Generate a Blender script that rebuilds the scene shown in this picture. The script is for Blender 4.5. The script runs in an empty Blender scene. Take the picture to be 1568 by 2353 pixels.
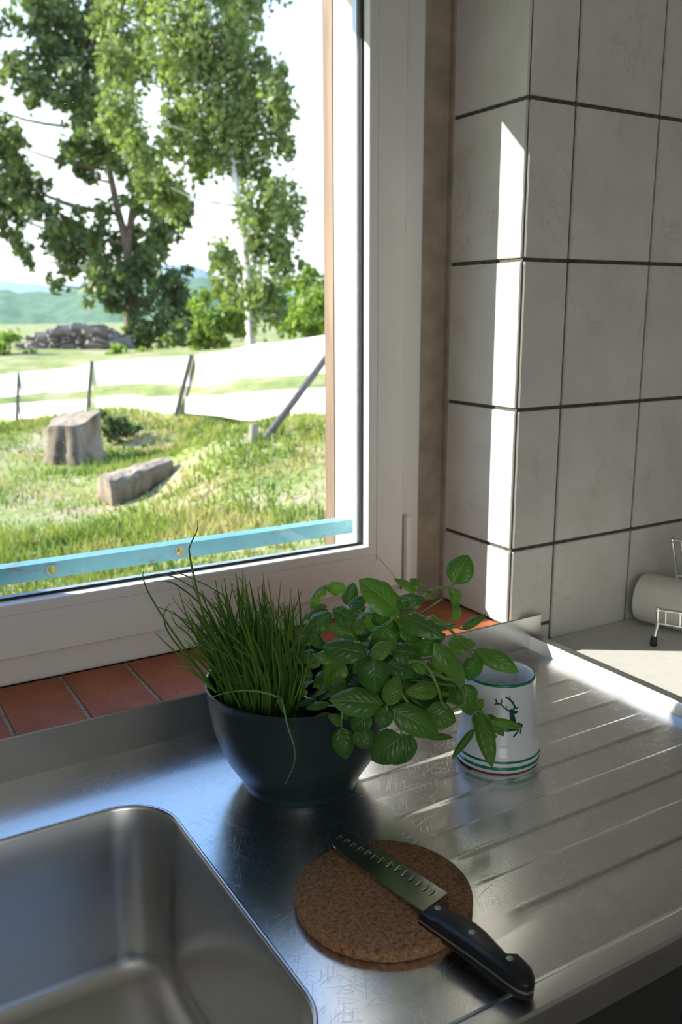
import bpy, bmesh, math, random
import numpy as np
from mathutils import Vector, Matrix
random.seed(7); RNG = np.random.default_rng(7)
PI = math.pi
scene = bpy.context.scene

# ------------------------------------------------------------------ camera (35 mm portrait shot), world, sun, exposure
# world: x right along the window wall, y out through the window, z up; z = 0 is the sink top
YAW, PITCH, ROLL, FPX = -0.53784, -0.2227, -0.00388, 2045.2
CAM = np.array([-1.04266, -1.15828, 0.60696])
cy, sy, cp, sp = math.cos(YAW), math.sin(YAW), math.cos(PITCH), math.sin(PITCH)
FW = np.array([-sy*cp, cy*cp, sp]); RT = np.array([cy, sy, 0.0]); UP = np.cross(RT, FW)
cr, sr = math.cos(ROLL), math.sin(ROLL)
RT, UP = cr*RT + sr*UP, -sr*RT + cr*UP
cam = bpy.data.cameras.new('camera'); camo = bpy.data.objects.new('camera', cam)
scene.collection.objects.link(camo); scene.camera = camo
M4 = Matrix([[RT[i], UP[i], -FW[i], CAM[i]] for i in range(3)] + [[0, 0, 0, 1]])
camo.matrix_world = M4
cam.sensor_fit = 'VERTICAL'; cam.sensor_height = 36.0; cam.lens = FPX/2353*36
cam.clip_start = 0.02; cam.clip_end = 2000
cam.dof.use_dof = True; cam.dof.focus_distance = 1.12; cam.dof.aperture_fstop = 7.0

def ray(px, py): return FW + RT*(px-784)/FPX - UP*(py-1176.5)/FPX
def at_d(px, py, d): return CAM + ray(px, py)*d            # a point at depth d
def at_ax(px, py, ax, v):
    r = ray(px, py); return CAM + r*((v-CAM[ax])/r[ax])
def at_z(px, py, z): return at_ax(px, py, 2, z)
def depth(p): return float((np.array(p)-CAM) @ FW)

world = bpy.data.worlds.new('world'); scene.world = world; world.use_nodes = True
wn = world.node_tree; wn.nodes.clear()
wo = wn.nodes.new('ShaderNodeOutputWorld'); wb = wn.nodes.new('ShaderNodeBackground')
wg = wn.nodes.new('ShaderNodeTexCoord'); ws = wn.nodes.new('ShaderNodeSeparateXYZ'); wr = wn.nodes.new('ShaderNodeValToRGB')
wn.links.new(wg.outputs['Generated'], ws.inputs[0]); wn.links.new(ws.outputs['Z'], wr.inputs[0])
wn.links.new(wr.outputs[0], wb.inputs[0]); wn.links.new(wb.outputs[0], wo.inputs[0])
wr.color_ramp.elements[0].position = 0.0; wr.color_ramp.elements[0].color = (1.0, 1.0, 1.0, 1)
wr.color_ramp.elements[1].position = 0.9; wr.color_ramp.elements[1].color = (0.16, 0.34, 0.85, 1)
for ps, cc in ((0.20, (0.86, 0.95, 1.0, 1)), (0.38, (0.42, 0.64, 1.0, 1)), (0.6, (0.24, 0.46, 0.95, 1))):
    e = wr.color_ramp.elements.new(ps); e.color = cc
wb.inputs[1].default_value = 2.1

SUN_DIR = Vector((0.83, -0.56, -0.53)).normalized()
sun = bpy.data.lights.new('sun', 'SUN'); suno = bpy.data.objects.new('sun', sun); scene.collection.objects.link(suno)
sun.energy = 13.0; sun.angle = math.radians(0.53); sun.color = (1.0, 0.93, 0.82)
suno.rotation_euler = SUN_DIR.to_track_quat('-Z', 'Y').to_euler(); suno.location = (-5, 4, 4)

# added fill light for the room behind the camera, at a made-up opening
ar = bpy.data.lights.new('room_fill_light', 'AREA'); aro = bpy.data.objects.new('room_fill_light', ar)
scene.collection.objects.link(aro); ar.shape = 'RECTANGLE'; ar.size = 1.5; ar.size_y = 1.2
ar.energy = 9.5; ar.color = (1.0, 0.95, 0.84)
aro.location = (-1.9, -3.33, 0.75); aro.rotation_euler = (PI/2, 0, 0)

scene.view_settings.view_transform = 'Standard'; scene.view_settings.look = 'None'
scene.view_settings.gamma = 1.0; scene.view_settings.use_curve_mapping = False
scene.view_settings.exposure = 0.0
try:
    scene.cycles.use_denoising = True
    scene.cycles.max_bounces = 10; scene.cycles.transparent_max_bounces = 16
    scene.cycles.sample_clamp_indirect = 6.0
    scene.cycles.caustics_reflective = True; scene.cycles.blur_glossy = 1.0
except Exception: pass

# ------------------------------------------------------------------ materials
class NT:
    def __init__(s, name):
        s.m = bpy.data.materials.new(name); s.m.use_nodes = True; s.t = s.m.node_tree
        s.b = s.t.nodes['Principled BSDF']; s.out = s.t.nodes['Material Output']; s._tc = None
    def n(s, kind, **kw):
        nd = s.t.nodes.new('ShaderNode'+kind)
        for k, v in kw.items():
            if k.startswith('i_'):
                key = k[2:]; key = int(key) if key.isdigit() else key.replace('_', ' ')
                nd.inputs[key].default_value = v
            else: setattr(nd, k, v)
        return nd
    def l(s, a, b): s.t.links.new(a, b)
    def tc(s, which='Object'):
        if s._tc is None: s._tc = s.n('TexCoord')
        return s._tc.outputs[which]
    def map(s, scale=(1, 1, 1), rot=(0, 0, 0), which='Object', loc=(0, 0, 0)):
        m = s.n('Mapping'); s.l(s.tc(which), m.inputs[0])
        m.inputs['Scale'].default_value = scale; m.inputs['Rotation'].default_value = rot; m.inputs['Location'].default_value = loc
        return m.outputs[0]
    def streak(s, width, length, ang, loc=(0, 0, 0)):
        m = s.n('Mapping', vector_type='TEXTURE'); s.l(s.tc('Object'), m.inputs[0])
        m.inputs['Scale'].default_value = (width, length, 1); m.inputs['Rotation'].default_value = (0, 0, ang); m.inputs['Location'].default_value = loc
        return m.outputs[0]
    def noise(s, vec, scale, detail=4, rough=.5, dist=0):
        x = s.n('TexNoise'); s.l(vec, x.inputs['Vector'])
        x.inputs['Scale'].default_value = scale; x.inputs['Detail'].default_value = detail
        x.inputs['Roughness'].default_value = rough; x.inputs['Distortion'].default_value = dist
        return x.outputs['Fac']
    def ramp(s, fac, stops):
        r = s.n('ValToRGB'); s.l(fac, r.inputs[0]); els = r.color_ramp.elements
        while len(els) < len(stops): els.new(.5)
        for e, (p, c) in zip(els, stops):
            e.position = p; e.color = (*c, 1) if len(c) == 3 else c
        return r.outputs[0]
    def mix(s, fac, a, b, mode='MIX'):
        x = s.n('Mix', data_type='RGBA', blend_type=mode)
        for sock, v in ((x.inputs[0], fac), (x.inputs[6], a), (x.inputs[7], b)):
            if hasattr(v, 'links') or hasattr(v, 'is_linked'): s.l(v, sock)
            elif isinstance(v, (int, float)): sock.default_value = v
            else: sock.default_value = (*v, 1)
        return x.outputs[2]
    def math(s, op, a, b=None, c=None):
        x = s.n('Math', operation=op)
        for i, v in enumerate((a, b, c)):
            if v is None: continue
            if hasattr(v, 'is_linked'): s.l(v, x.inputs[i])
            else: x.inputs[i].default_value = v
        return x.outputs[0]
    def bump(s, h, strength=.3, dist=.001):
        x = s.n('Bump'); s.l(h, x.inputs['Height']); x.inputs['Strength'].default_value = strength
        x.inputs['Distance'].default_value = dist; s.l(x.outputs[0], s.b.inputs['Normal']); return x
    def set(s, **kw):
        for k, v in kw.items():
            sock = s.b.inputs[k.replace('_', ' ')]
            if hasattr(v, 'is_linked'): s.l(v, sock)
            elif isinstance(v, tuple): sock.default_value = (*v, 1)
            else: sock.default_value = v
        return s

def plain(name, col, rough=.5, metal=0., var=.06, vscale=30, bump=0.0):
    t = NT(name); n = t.noise(t.map(), vscale, 4)
    c = t.ramp(n, [(0.3, tuple(max(0, x*(1-var)) for x in col)), (0.7, tuple(min(1, x*(1+var)) for x in col))])
    t.set(Base_Color=c, Roughness=rough, Metallic=metal)
    if bump: t.bump(n, bump, .001)
    return t.m

def mat_steel(name, base=.50, rough=.26, scratch=1.0):
    t = NT(name)
    acc = None
    for k, (ang, wd, ln, th) in enumerate([(.35, .0007, .045, .72), (1.15, .0006, .035, .72), (-.55, .0006, .05, .72), (1.9, .0007, .03, .73),
                                          (2.6, .0006, .04, .72), (.8, .0007, .03, .73), (-1.2, .0008, .06, .74)]):
        n = t.noise(t.streak(wd, ln, ang, (k*.31, k*.17, 0)), 1.0, 0, .5, .08)
        s_ = t.ramp(n, [(th+.03, (0, 0, 0)), (th+.07, (1, 1, 1))])
        acc = s_ if acc is None else t.math('MAXIMUM', acc, s_)
    patch = t.ramp(t.noise(t.map(), 9, 3, .6), [(.40, (.15, .15, .15)), (.64, (1, 1, 1))])
    acc = t.math('MULTIPLY', acc, patch)
    cloud = t.noise(t.map(), 14, 5, .6)
    r = t.math('ADD', t.math('MULTIPLY', cloud, .12), rough-.06)
    r = t.math('ADD', r, t.math('MULTIPLY', acc, .16*scratch))
    t.set(Base_Color=t.mix(cloud, (base*.93, base*.925, base*.91), (base*1.05, base*1.045, base*1.03)), Metallic=1.0, Roughness=r)
    h = t.math('ADD', t.math('MULTIPLY', acc, 1.0), t.math('MULTIPLY', t.noise(t.map(), 30, 2), .3))
    t.bump(h, .16*scratch, .0003)
    return t.m
STEEL = mat_steel('steel_scratched', .70, .23)
STEEL_SOFT = mat_steel('steel_satin', .68, .30, .15)

def mat_tile():
    t = NT('glazed_tile')
    oi = t.n('ObjectInfo'); vm = t.n('VectorMath', operation='ADD'); t.l(t.tc(), vm.inputs[0])
    sc = t.n('VectorMath', operation='SCALE'); cx = t.n('CombineXYZ')
    for i in range(3): t.l(oi.outputs['Random'], cx.inputs[i])
    t.l(cx.outputs[0], sc.inputs[0]); sc.inputs['Scale'].default_value = 37.0; t.l(sc.outputs[0], vm.inputs[1])
    v = vm.outputs[0]
    cloud = t.noise(v, 9, 5, .6)
    base = t.ramp(cloud, [(.3, (.60, .585, .54)), (.7, (.70, .69, .655))])
    vein = t.noise(v, 7, 7, .62, 1.2)
    vm2 = t.ramp(t.math('ABSOLUTE', t.math('SUBTRACT', vein, .5)), [(0.0, (1, 1, 1)), (0.012, (0, 0, 0))])
    vm2 = t.math('MULTIPLY', vm2, t.ramp(t.noise(v, 11, 2), [(.45, (0, 0, 0)), (.65, (.55, .55, .55))]))
    t.set(Base_Color=t.mix(vm2, base, (.48, .42, .33)), Roughness=.27, Specular_IOR_Level=.45)
    t.bump(t.noise(v, 26, 2), .04, .002)
    return t.m
TILE = mat_tile()
GROUT = plain('grout_dark', (.085, .08, .068), .9, var=.35, vscale=90, bump=.5)
GROUT_SILL = plain('grout_sill', (.34, .33, .27), .95, var=.5, vscale=160, bump=.8)
def mat_terra():
    t = NT('terracotta'); n = t.noise(t.map(), 18, 6, .6)
    c = t.ramp(n, [(.3, (.32, .085, .035)), (.7, (.44, .135, .06))])
    sp_ = t.ramp(t.noise(t.map(), 240, 1), [(.27, (1, 1, 1)), (.30, (0, 0, 0))])
    t.set(Base_Color=t.mix(sp_, c, (.08, .03, .02)), Roughness=.55); t.bump(n, .15, .001); return t.m
TERRA = mat_terra()
PVC = plain('white_plastic_frame', (.74, .735, .72), .32, var=.02, vscale=12)
PVC_SEAM = plain('frame_seam', (.42, .39, .36), .6)
RUBBER = plain('black_rubber', (.012, .012, .013), .5)
SPACER = plain('spacer_metal', (.55, .60, .68), .35, .6)
PLASTER = plain('old_plaster', (.33, .275, .205), .9, var=.22, vscale=22, bump=.4)
WHITEWALL = plain('white_plaster', (.78, .765, .73), .9, var=.03, vscale=18, bump=.2)
def mat_wood(name, a, b, sc=(60, 60, 4), rough=.7):
    t = NT(name); n = t.noise(t.map(sc), 1, 5, .6, .4)
    t.set(Base_Color=t.ramp(n, [(.3, a), (.7, b)]), Roughness=rough); t.bump(n, .3, .002); return t.m
BOARD = mat_wood('raw_wood_board', (.12, .075, .055), (.23, .155, .10))
POSTW = mat_wood('grey_wood', (.06, .055, .055), (.15, .14, .13))
PALEW = mat_wood('pale_weathered_wood', (.22, .19, .16), (.36, .32, .27))
BARK = mat_wood('bark', (.10, .07, .05), (.24, .18, .13), (14, 14, 3), .9)
STUMP = mat_wood('stump_bark', (.05, .035, .022), (.33, .26, .19), (7, 7, 2.5), .9)
STUMPTOP = mat_wood('stump_cut', (.20, .15, .11), (.42, .34, .25), (8, 8, 8), .85)
def mat_birch():
    t = NT('birch_bark'); n = t.noise(t.map((2, 2, 9)), 1.2, 5, .7)
    t.set(Base_Color=t.ramp(n, [(.36, (.05, .045, .04)), (.44, (.75, .72, .67))]), Roughness=.8); return t.m
BIRCH = mat_birch()
PLANK = plain('overexposed_plank', (.86, .86, .85), .8, var=.03, vscale=6)  # near-white base puts the sun's overexposure into the wood colour
def mat_blue():
    t = NT('worn_blue_paint'); n = t.noise(t.map((30, 60, 60)), 1, 6, .75)
    big = t.noise(t.map((9, 9, 9)), 1, 3)
    blue = t.ramp(big, [(.3, (.10, .27, .33)), (.7, (.16, .35, .40))])
    sp_ = t.ramp(n, [(.33, (1, 1, 1)), (.42, (0, 0, 0))])
    t.set(Base_Color=t.mix(sp_, blue, (.16, .13, .10)), Roughness=.5); t.bump(n, .2, .0006); return t.m
BLUE = mat_blue()
RING = plain('bare_metal_ring', (.34, .31, .30), .5, .5)
def mat_cork():
    t = NT('cork'); n = t.noise(t.map(), 230, 4, .75); b = t.noise(t.map(), 16, 3)
    c = t.ramp(n, [(.30, (.075, .032, .014)), (.47, (.27, .135, .062)), (.62, (.40, .215, .105)), (.75, (.60, .36, .2))])
    st = t.ramp(b, [(.62, (0, 0, 0)), (.78, (.5, .5, .5))])
    v = t.n('TexVoronoi'); t.l(t.map(), v.inputs['Vector']); v.inputs['Scale'].default_value = 330
    t.set(Base_Color=t.mix(st, c, (.07, .045, .035)), Roughness=.92); t.bump(n, .5, .0012); return t.m
CORK = mat_cork()
BOWLM = plain('dark_slate_enamel', (.014, .031, .036), .30, var=.12, vscale=14)
POTM = plain('dark_blue_plastic', (.010, .022, .040), .4)
SOIL = plain('soil', (.025, .017, .011), 1, var=.5, vscale=200, bump=1)
CERAMIC = plain('white_glazed_ceramic', (.78, .79, .80), .16, var=.015, vscale=12)
GREENB = plain('green_glaze', (.012, .20, .135), .2, var=.35, vscale=70)
DEERG = plain('dark_green_glaze', (.008, .075, .060), .25, var=.5, vscale=160)
CLAY = plain('bare_clay', (.22, .09, .05), .8)
BLACKP = plain('black_handle_plastic', (.012, .013, .015), .33, var=.15, vscale=60)
def mat_blade():
    t = NT('brushed_blade'); n = t.noise(t.map((20, 500, 20), (0, 0, .2)), 1, 3)
    t.set(Base_Color=(.66, .67, .64), Metallic=1.0, Roughness=t.math('ADD', t.math('MULTIPLY', n, .12), .13)); t.bump(n, .05, .0003); return t.m
BLADE = mat_blade()
RIVET = plain('rivet_metal', (.45, .46, .46), .38, .85)
CHROME = plain('chrome_wire', (.80, .81, .82), .16, 1.0, var=.02)
COUNTER = plain('grey_laminate', (.60, .595, .57), .42, var=.04, vscale=60)
CREAM = plain('cream_crockery', (.80, .79, .73), .35, var=.02)
DARKCAB = plain('dark_cabinet', (.03, .029, .028), .5)
FLOORM = plain('floor_vinyl', (.28, .25, .21), .6, var=.1, vscale=5)
def mat_glass():
    t = NT('window_glass'); t.t.nodes.remove(t.b)
    tr = t.n('BsdfTransparent'); gl = t.n('BsdfGlossy'); mx = t.n('MixShader'); fr = t.n('Fresnel')
    tr.inputs[0].default_value = (.97, .985, .975, 1); gl.inputs['Roughness'].default_value = .02
    fr.inputs['IOR'].default_value = 1.45
    dust = t.noise(t.map(), 260, 2, .5)
    d2 = t.ramp(dust, [(.735, (0, 0, 0)), (.76, (.5, .5, .5))])
    df = t.n('BsdfDiffuse'); df.inputs[0].default_value = (.8, .8, .78, 1)
    t.l(fr.outputs[0], mx.inputs[0]); t.l(tr.outputs[0], mx.inputs[1]); t.l(gl.outputs[0], mx.inputs[2])
    m2 = t.n('MixShader'); t.l(d2, m2.inputs[0]); t.l(mx.outputs[0], m2.inputs[1]); t.l(df.outputs[0], m2.inputs[2])
    t.l(m2.outputs[0], t.out.inputs[0]); return t.m
GLASS = mat_glass()
def mat_leafy(name, stops, trans=.4, scale=3.0, rough=.55):
    t = NT(name); n = t.noise(t.map(), scale, 3)
    oi = t.n('NewGeometry')
    c = t.ramp(n, stops); rnd = t.ramp(oi.outputs['Random Per Island'], [(0, (.72, .72, .72)), (1, (1.25, 1.25, 1.15))])
    c = t.mix(1.0, c, rnd, 'MULTIPLY'); t.set(Base_Color=c, Roughness=rough)
    tl = t.n('BsdfTranslucent'); t.l(t.mix(1.0, c, (1.25, 1.35, .6), 'MULTIPLY'), tl.inputs[0])
    mx = t.n('MixShader'); mx.inputs[0].default_value = trans
    t.l(t.b.outputs[0], mx.inputs[1]); t.l(tl.outputs[0], mx.inputs[2]); t.l(mx.outputs[0], t.out.inputs[0]); return t.m
OAKL = mat_leafy('oak_leaves', [(.3, (.100, .145, .070)), (.7, (.20, .26, .100))], .35, .8)
BIRCHL = mat_leafy('birch_leaves', [(.3, (.15, .205, .09)), (.7, (.30, .36, .13))], .4, .6)
BUSHL = mat_leafy('bush_leaves', [(.3, (.16, .25, .05)), (.7, (.33, .42, .10))], .4, .8)
GRASSB = mat_leafy('grass_blades', [(.36, (.15, .22, .045)), (.5, (.27, .31, .08)), (.64, (.44, .37, .19))], .3, 2.2, .8)
def mat_chive():
    t = NT('chive_green'); oi = t.n('ObjectInfo')
    n = t.noise(t.map(), 25, 2)
    c = t.ramp(oi.outputs['Random'], [(0, (.04, .125, .025)), (.5, (.11, .25, .038)), (1, (.27, .41, .06))])
    c = t.mix(n, c, (.05, .14, .02)); t.set(Base_Color=c, Roughness=.38); return t.m
CHIVE = mat_chive()
def mat_basil():
    t = NT('basil_leaf'); uv = t.n('SeparateXYZ'); t.l(t.tc('UV'), uv.inputs[0])
    u, v = uv.outputs[0], uv.outputs[1]
    av = t.math('ABSOLUTE', t.math('SUBTRACT', v, .5))                         # 0 midrib .. .5 edge
    mid = t.ramp(av, [(0.012, (1, 1, 1)), (.035, (0, 0, 0))])
    ph = t.math('SUBTRACT', u, t.math('MULTIPLY', t.math('POWER', av, .8), .62))  # side veins sweep to the tip
    fr = t.math('ABSOLUTE', t.math('SUBTRACT', t.math('FRACT', t.math('MULTIPLY', ph, 7.0)), .5))
    side = t.ramp(fr, [(0.0, (1, 1, 1)), (.07, (0, 0, 0))])
    fade = t.ramp(av, [(.30, (1, 1, 1)), (.47, (0, 0, 0))])
    side = t.math('MULTIPLY', side, fade)
    oi = t.n('ObjectInfo')
    c = t.ramp(oi.outputs['Random'], [(0, (.055, .155, .034)), (.55, (.098, .235, .044)), (1, (.18, .34, .055))])
    n = t.noise(t.map(), 40, 3); c = t.mix(t.math('MULTIPLY', n, .4), c, (.04, .12, .03))
    c = t.mix(t.math('MULTIPLY', side, .16), c, (.17, .30, .07)); c = t.mix(t.math('MULTIPLY', mid, .55), c, (.22, .36, .10))
    t.set(Base_Color=c, Roughness=.33, Specular_IOR_Level=.65)
    puff = t.math('MULTIPLY', fr, 1.0)
    h = t.math('ADD', t.math('MULTIPLY', t.math('MULTIPLY', puff, fade), 1.4), t.math('MULTIPLY', t.noise(t.map(), 120, 2), .15))
    h = t.math('SUBTRACT', h, t.math('MULTIPLY', mid, .9))
    t.bump(h, .42, .0022)
    tl = t.n('BsdfTranslucent'); t.l(t.mix(1.0, c, (1.7, 2.0, .5), 'MULTIPLY'), tl.inputs[0])
    mx = t.n('MixShader'); mx.inputs[0].default_value = .36
    t.l(t.b.outputs[0], mx.inputs[1]); t.l(tl.outputs[0], mx.inputs[2]); t.l(mx.outputs[0], t.out.inputs[0]); return t.m
BASIL = mat_basil()
STEM = plain('basil_stem', (.17, .27, .06), .4, var=.15, vscale=60)
def mat_ground():
    t = NT('meadow'); n = t.noise(t.map(), 1.3, 6, .65); n2 = t.noise(t.map(), .45, 3)
    c = t.ramp(n, [(.34, (.14, .19, .045)), (.48, (.27, .31, .09)), (.60, (.44, .36, .22))])
    c = t.mix(t.ramp(n2, [(.45, (0, 0, 0)), (.65, (.55, .55, .55))]), c, (.26, .34, .08))
    t.set(Base_Color=c, Roughness=1); t.bump(t.noise(t.map(), 14, 4), .5, .05); return t.m
MEADOW = mat_ground()
def mat_hill(name, a, b):
    t = NT(name); n = t.noise(t.map((1, 1, .5)), .35, 5, .7); t.set(Base_Color=t.ramp(n, [(.35, a), (.65, b)]), Roughness=1); return t.m
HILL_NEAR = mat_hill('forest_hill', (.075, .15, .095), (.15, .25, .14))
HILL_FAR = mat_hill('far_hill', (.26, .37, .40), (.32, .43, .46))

# ------------------------------------------------------------------ mesh helpers
COL = scene.collection
def link(name, me, mat, parent=None):
    o = bpy.data.objects.new(name, me); COL.objects.link(o)
    if mat is not None and not me.materials: me.materials.append(mat)
    if parent is not None: o.parent = parent
    return o
def smooth(me, ang=None):
    me.polygons.foreach_set('use_smooth', [True]*len(me.polygons))
    if ang is not None:
        try: me.set_sharp_from_angle(angle=math.radians(ang))
        except Exception: pass
def bm_obj(name, bm, mat, parent=None, sm=False, ang=40):
    bmesh.ops.recalc_face_normals(bm, faces=bm.faces)
    me = bpy.data.meshes.new(name); bm.to_mesh(me); bm.free()
    if sm: smooth(me, ang)
    return link(name, me, mat, parent)
def add_box(bm, lo, hi, bevel=0.0, rot=None):
    lo, hi = [min(a, b) for a, b in zip(lo, hi)], [max(a, b) for a, b in zip(lo, hi)]
    r = bmesh.ops.create_cube(bm, size=1.0); vs = r['verts']
    c = [(a+b)/2 for a, b in zip(lo, hi)]; s = [b-a for a, b in zip(lo, hi)]
    for v in vs: v.co = Vector((v.co.x*s[0]+c[0], v.co.y*s[1]+c[1], v.co.z*s[2]+c[2]))
    if bevel:
        es = list({e for v in vs for e in v.link_edges})
        bmesh.ops.bevel(bm, geom=es, offset=bevel, segments=2, affect='EDGES', clamp_overlap=True)
    return vs
def box(name, lo, hi, mat, parent=None, bevel=0.0):
    bm = bmesh.new(); add_box(bm, lo, hi, bevel); return bm_obj(name, bm, mat, parent, bool(bevel), 35)
def py(name, verts, faces, mat, parent=None, sm=False, ang=None):
    me = bpy.data.meshes.new(name); me.from_pydata([tuple(map(float, v)) for v in verts], [], faces); me.update()
    if sm: smooth(me, ang)
    return link(name, me, mat, parent)
def frames(pts):
    P = [Vector(p) for p in pts]; out = []; nrm = None
    for i, p in enumerate(P):
        t = (P[min(i+1, len(P)-1)] - P[max(i-1, 0)]).normalized()
        if nrm is None:
            nrm = t.orthogonal().normalized()
        nrm = (nrm - t*nrm.dot(t)).normalized(); out.append((p, nrm, t.cross(nrm)))
    return out
def tube_data(pts, rad, n=8, cap=True):
    rad = [rad]*len(pts) if isinstance(rad, (int, float)) else rad
    V, F = [], []
    for (p, a, b), r in zip(frames(pts), rad):
        for k in range(n):
            th = 2*PI*k/n; V.append(p + a*(r*math.cos(th)) + b*(r*math.sin(th)))
    for i in range(len(pts)-1):
        for k in range(n): F.append((i*n+k, i*n+(k+1) % n, (i+1)*n+(k+1) % n, (i+1)*n+k))
    if cap: F.append(tuple(range(n))[::-1]); F.append(tuple((len(pts)-1)*n+k for k in range(n)))
    return V, F
def tube(name, pts, rad, mat, parent=None, n=8):
    V, F = tube_data(pts, rad, n); return py(name, V, F, mat, parent, True, 60)
def spline(pts, n=6):
    P = [Vector(p) for p in pts]; out = []
    for i in range(len(P)-1):
        p0, p1, p2, p3 = P[max(i-1, 0)], P[i], P[i+1], P[min(i+2, len(P)-1)]
        for k in range(n):
            t = k/n
            out.append(.5*((2*p1)+(p2-p0)*t+(2*p0-5*p1+4*p2-p3)*t*t+(3*p1-p0-3*p2+p3)*t**3))
    out.append(P[-1]); return out
def lathe(name, prof, mat, parent=None, n=64, c=(0, 0, 0), ang=40):
    V, F = [], []
    for r, z in prof:
        for k in range(n):
            th = 2*PI*k/n; V.append((c[0]+r*math.cos(th), c[1]+r*math.sin(th), c[2]+z))
    for i in range(len(prof)-1):
        for k in range(n): F.append((i*n+k, i*n+(k+1) % n, (i+1)*n+(k+1) % n, (i+1)*n+k))
    bm = bmesh.new(); bv = [bm.verts.new(v) for v in V]
    for f in F: bm.faces.new([bv[i] for i in f])
    bmesh.ops.remove_doubles(bm, verts=bm.verts, dist=1e-6)
    return bm_obj(name, bm, mat, parent, True, ang)
def thing(name, label, cat, loc=(0, 0, 0), group=None):
    o = bpy.data.objects.new(name, None); COL.objects.link(o); o.location = loc; o.empty_display_size = .02
    o['label'] = label; o['category'] = cat
    if group: o['group'] = group
    return o
def tag(o, label, cat, group=None):
    o['label'] = label; o['category'] = cat
    if group: o['group'] = group
    return o
def struct(o, label=None):
    o['kind'] = 'structure'
    if label: o['label'] = label
    return o
def rehome(root, *objs):
    """keep children authored in world coordinates in place when their Empty sits at the thing's base"""
    for o in root.children:
        o.location = o.location - root.location

# ------------------------------------------------------------------ the room shell
TILE_H, TILE_W = .25, .20338
Z0, A0 = .93825, .10505            # first grout line; first vertical joint from the corner
FLOOR_Z, CEIL_Z = -.90, 1.62
XL, XR, YB = -2.9, 2.0, -3.3       # room extents
GL, GR, GB, GT = -.926, -.184, .1735, 1.155   # clear glass rectangle
WB = bmesh.new()
y0, y1 = .004, .343
add_box(WB, (.004, y0, FLOOR_Z), (XR, y1, CEIL_Z))                     # right of the window
add_box(WB, (XL, y0, FLOOR_Z), (-1.10, y1, CEIL_Z))                    # left of it
add_box(WB, (-1.10, y0, FLOOR_Z), (.004, y1, .030))                    # under it
add_box(WB, (-1.10, y0, 1.215), (.004, y1, CEIL_Z))                    # above it
wall_back = struct(bm_obj('wall_back', WB, GROUT), 'window wall of white glazed tiles with dark grout')
# outer reveals stand inside the opening, just beyond the frame
OW = bmesh.new()
add_box(OW, (-.16, .240, .030), (.004, y1-.001, 1.215)); add_box(OW, (-1.10, .240, .030), (-.95, y1-.001, 1.215))
add_box(OW, (-.95, .240, 1.175), (-.16, y1-.001, 1.215)); add_box(OW, (-.95, .242, .030), (-.16, y1+.03, .085))
struct(bm_obj('trim_1', OW, WHITEWALL), 'white plastered outer reveal of the window')
struct(box('floor', (XL, YB, FLOOR_Z-.05), (XR, y0, FLOOR_Z), FLOORM))
struct(box('ceiling', (XL, YB, CEIL_Z), (XR, y0, CEIL_Z+.05), WHITEWALL))
struct(box('wall_left', (XL-.05, YB, FLOOR_Z), (XL, y0, CEIL_Z), WHITEWALL))
struct(box('wall_right', (XR, YB, FLOOR_Z), (XR+.05, y0, CEIL_Z), WHITEWALL))
WF = bmesh.new()
add_box(WF, (XL, YB-.1, FLOOR_Z), (-2.7, YB, CEIL_Z)); add_box(WF, (-1.1, YB-.1, FLOOR_Z), (XR, YB, CEIL_Z))
add_box(WF, (-2.7, YB-.1, FLOOR_Z), (-1.1, YB, .1)); add_box(WF, (-2.7, YB-.1, 1.4), (-1.1, YB, CEIL_Z))  # unseen opening, added to let fill light and sky into the room
struct(bm_obj('wall_front', WF, WHITEWALL))

def tile(lo, hi, parent=wall_back, mat=None, bev=.0012, name='tile'):
    return box(name, lo, hi, mat or TILE, parent, bev)
gz, gx = .0033, .0026               # half grout widths
zs = [Z0 + TILE_H*k for k in (3, 2, 1, 0, -1, -2, -3, -4)]
zs = [z for z in zs if z < CEIL_Z+.1]
cols = [.0055] + [A0 + TILE_W*k for k in range(6)]
for ci in range(len(cols)-1):
    xa = cols[ci] + (gx if ci else 0); xb = cols[ci+1] - gx
    rows = list(zs)
    if ci == 0: rows = [z for z in zs if z > .15] + [.0355, -.03]
    for ri in range(len(rows)-1):
        zt, zb = min(rows[ri], CEIL_Z+.005)-gz, rows[ri+1]+gz
        if zt-zb < .01: continue
        tile((xa, 0.0, zb), (xb, .006, zt))
# reveal tiles (facing the window opening)
rows = [z for z in zs if z > .15] + [.044]
for ri in range(len(rows)-1):
    zt, zb = min(rows[ri], 1.21)-gz, rows[ri+1]+(gz if ri < len(rows)-2 else .004)
    if zt-zb > .01: tile((0.0, .0045, zb), (.006, .193, zt))
# old plaster between the tiled reveal and the window frame
pl = box('plaster_strip', (-.075, .2035, .036), (.006, .239, 1.214), PLASTER, wall_back); pl['label'] = 'bare brownish plaster strip beside the frame'
box('plaster_fillet', (-.004, .1925, .036), (.006, .2045, 1.214), PLASTER, wall_back)

# terracotta sill tiles, on a grout bed
SZ = .0455
sill = struct(box('trim_2', (-1.10, -.0085, .028), (.001, .2035, SZ-.0022), GROUT_SILL), 'inner window sill of terracotta tiles')
jx = [-1.098]
def sill_joint(pxf, pxb):            # joints lie square to the wall
    return (at_z(*pxf, SZ)[0] + at_z(*pxb, SZ)[0])/2
j1 = sill_joint((205, 1650), (150, 1565)); j2 = sill_joint((365, 1612), (298, 1530)); stp = j2-j1
js = [j1+stp*k for k in range(-4, 9)]
js = [j for j in js if -1.09 < j < -.03] 
edges = [-1.10] + js + [.002]
for a, b in zip(edges[:-1], edges[1:]):
    box('sill_tile', (a+.0027, -.006, SZ-.006), (b-.0027, .1985, SZ+random.uniform(-.0004, .0004)), TERRA, sill, .0012)

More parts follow.
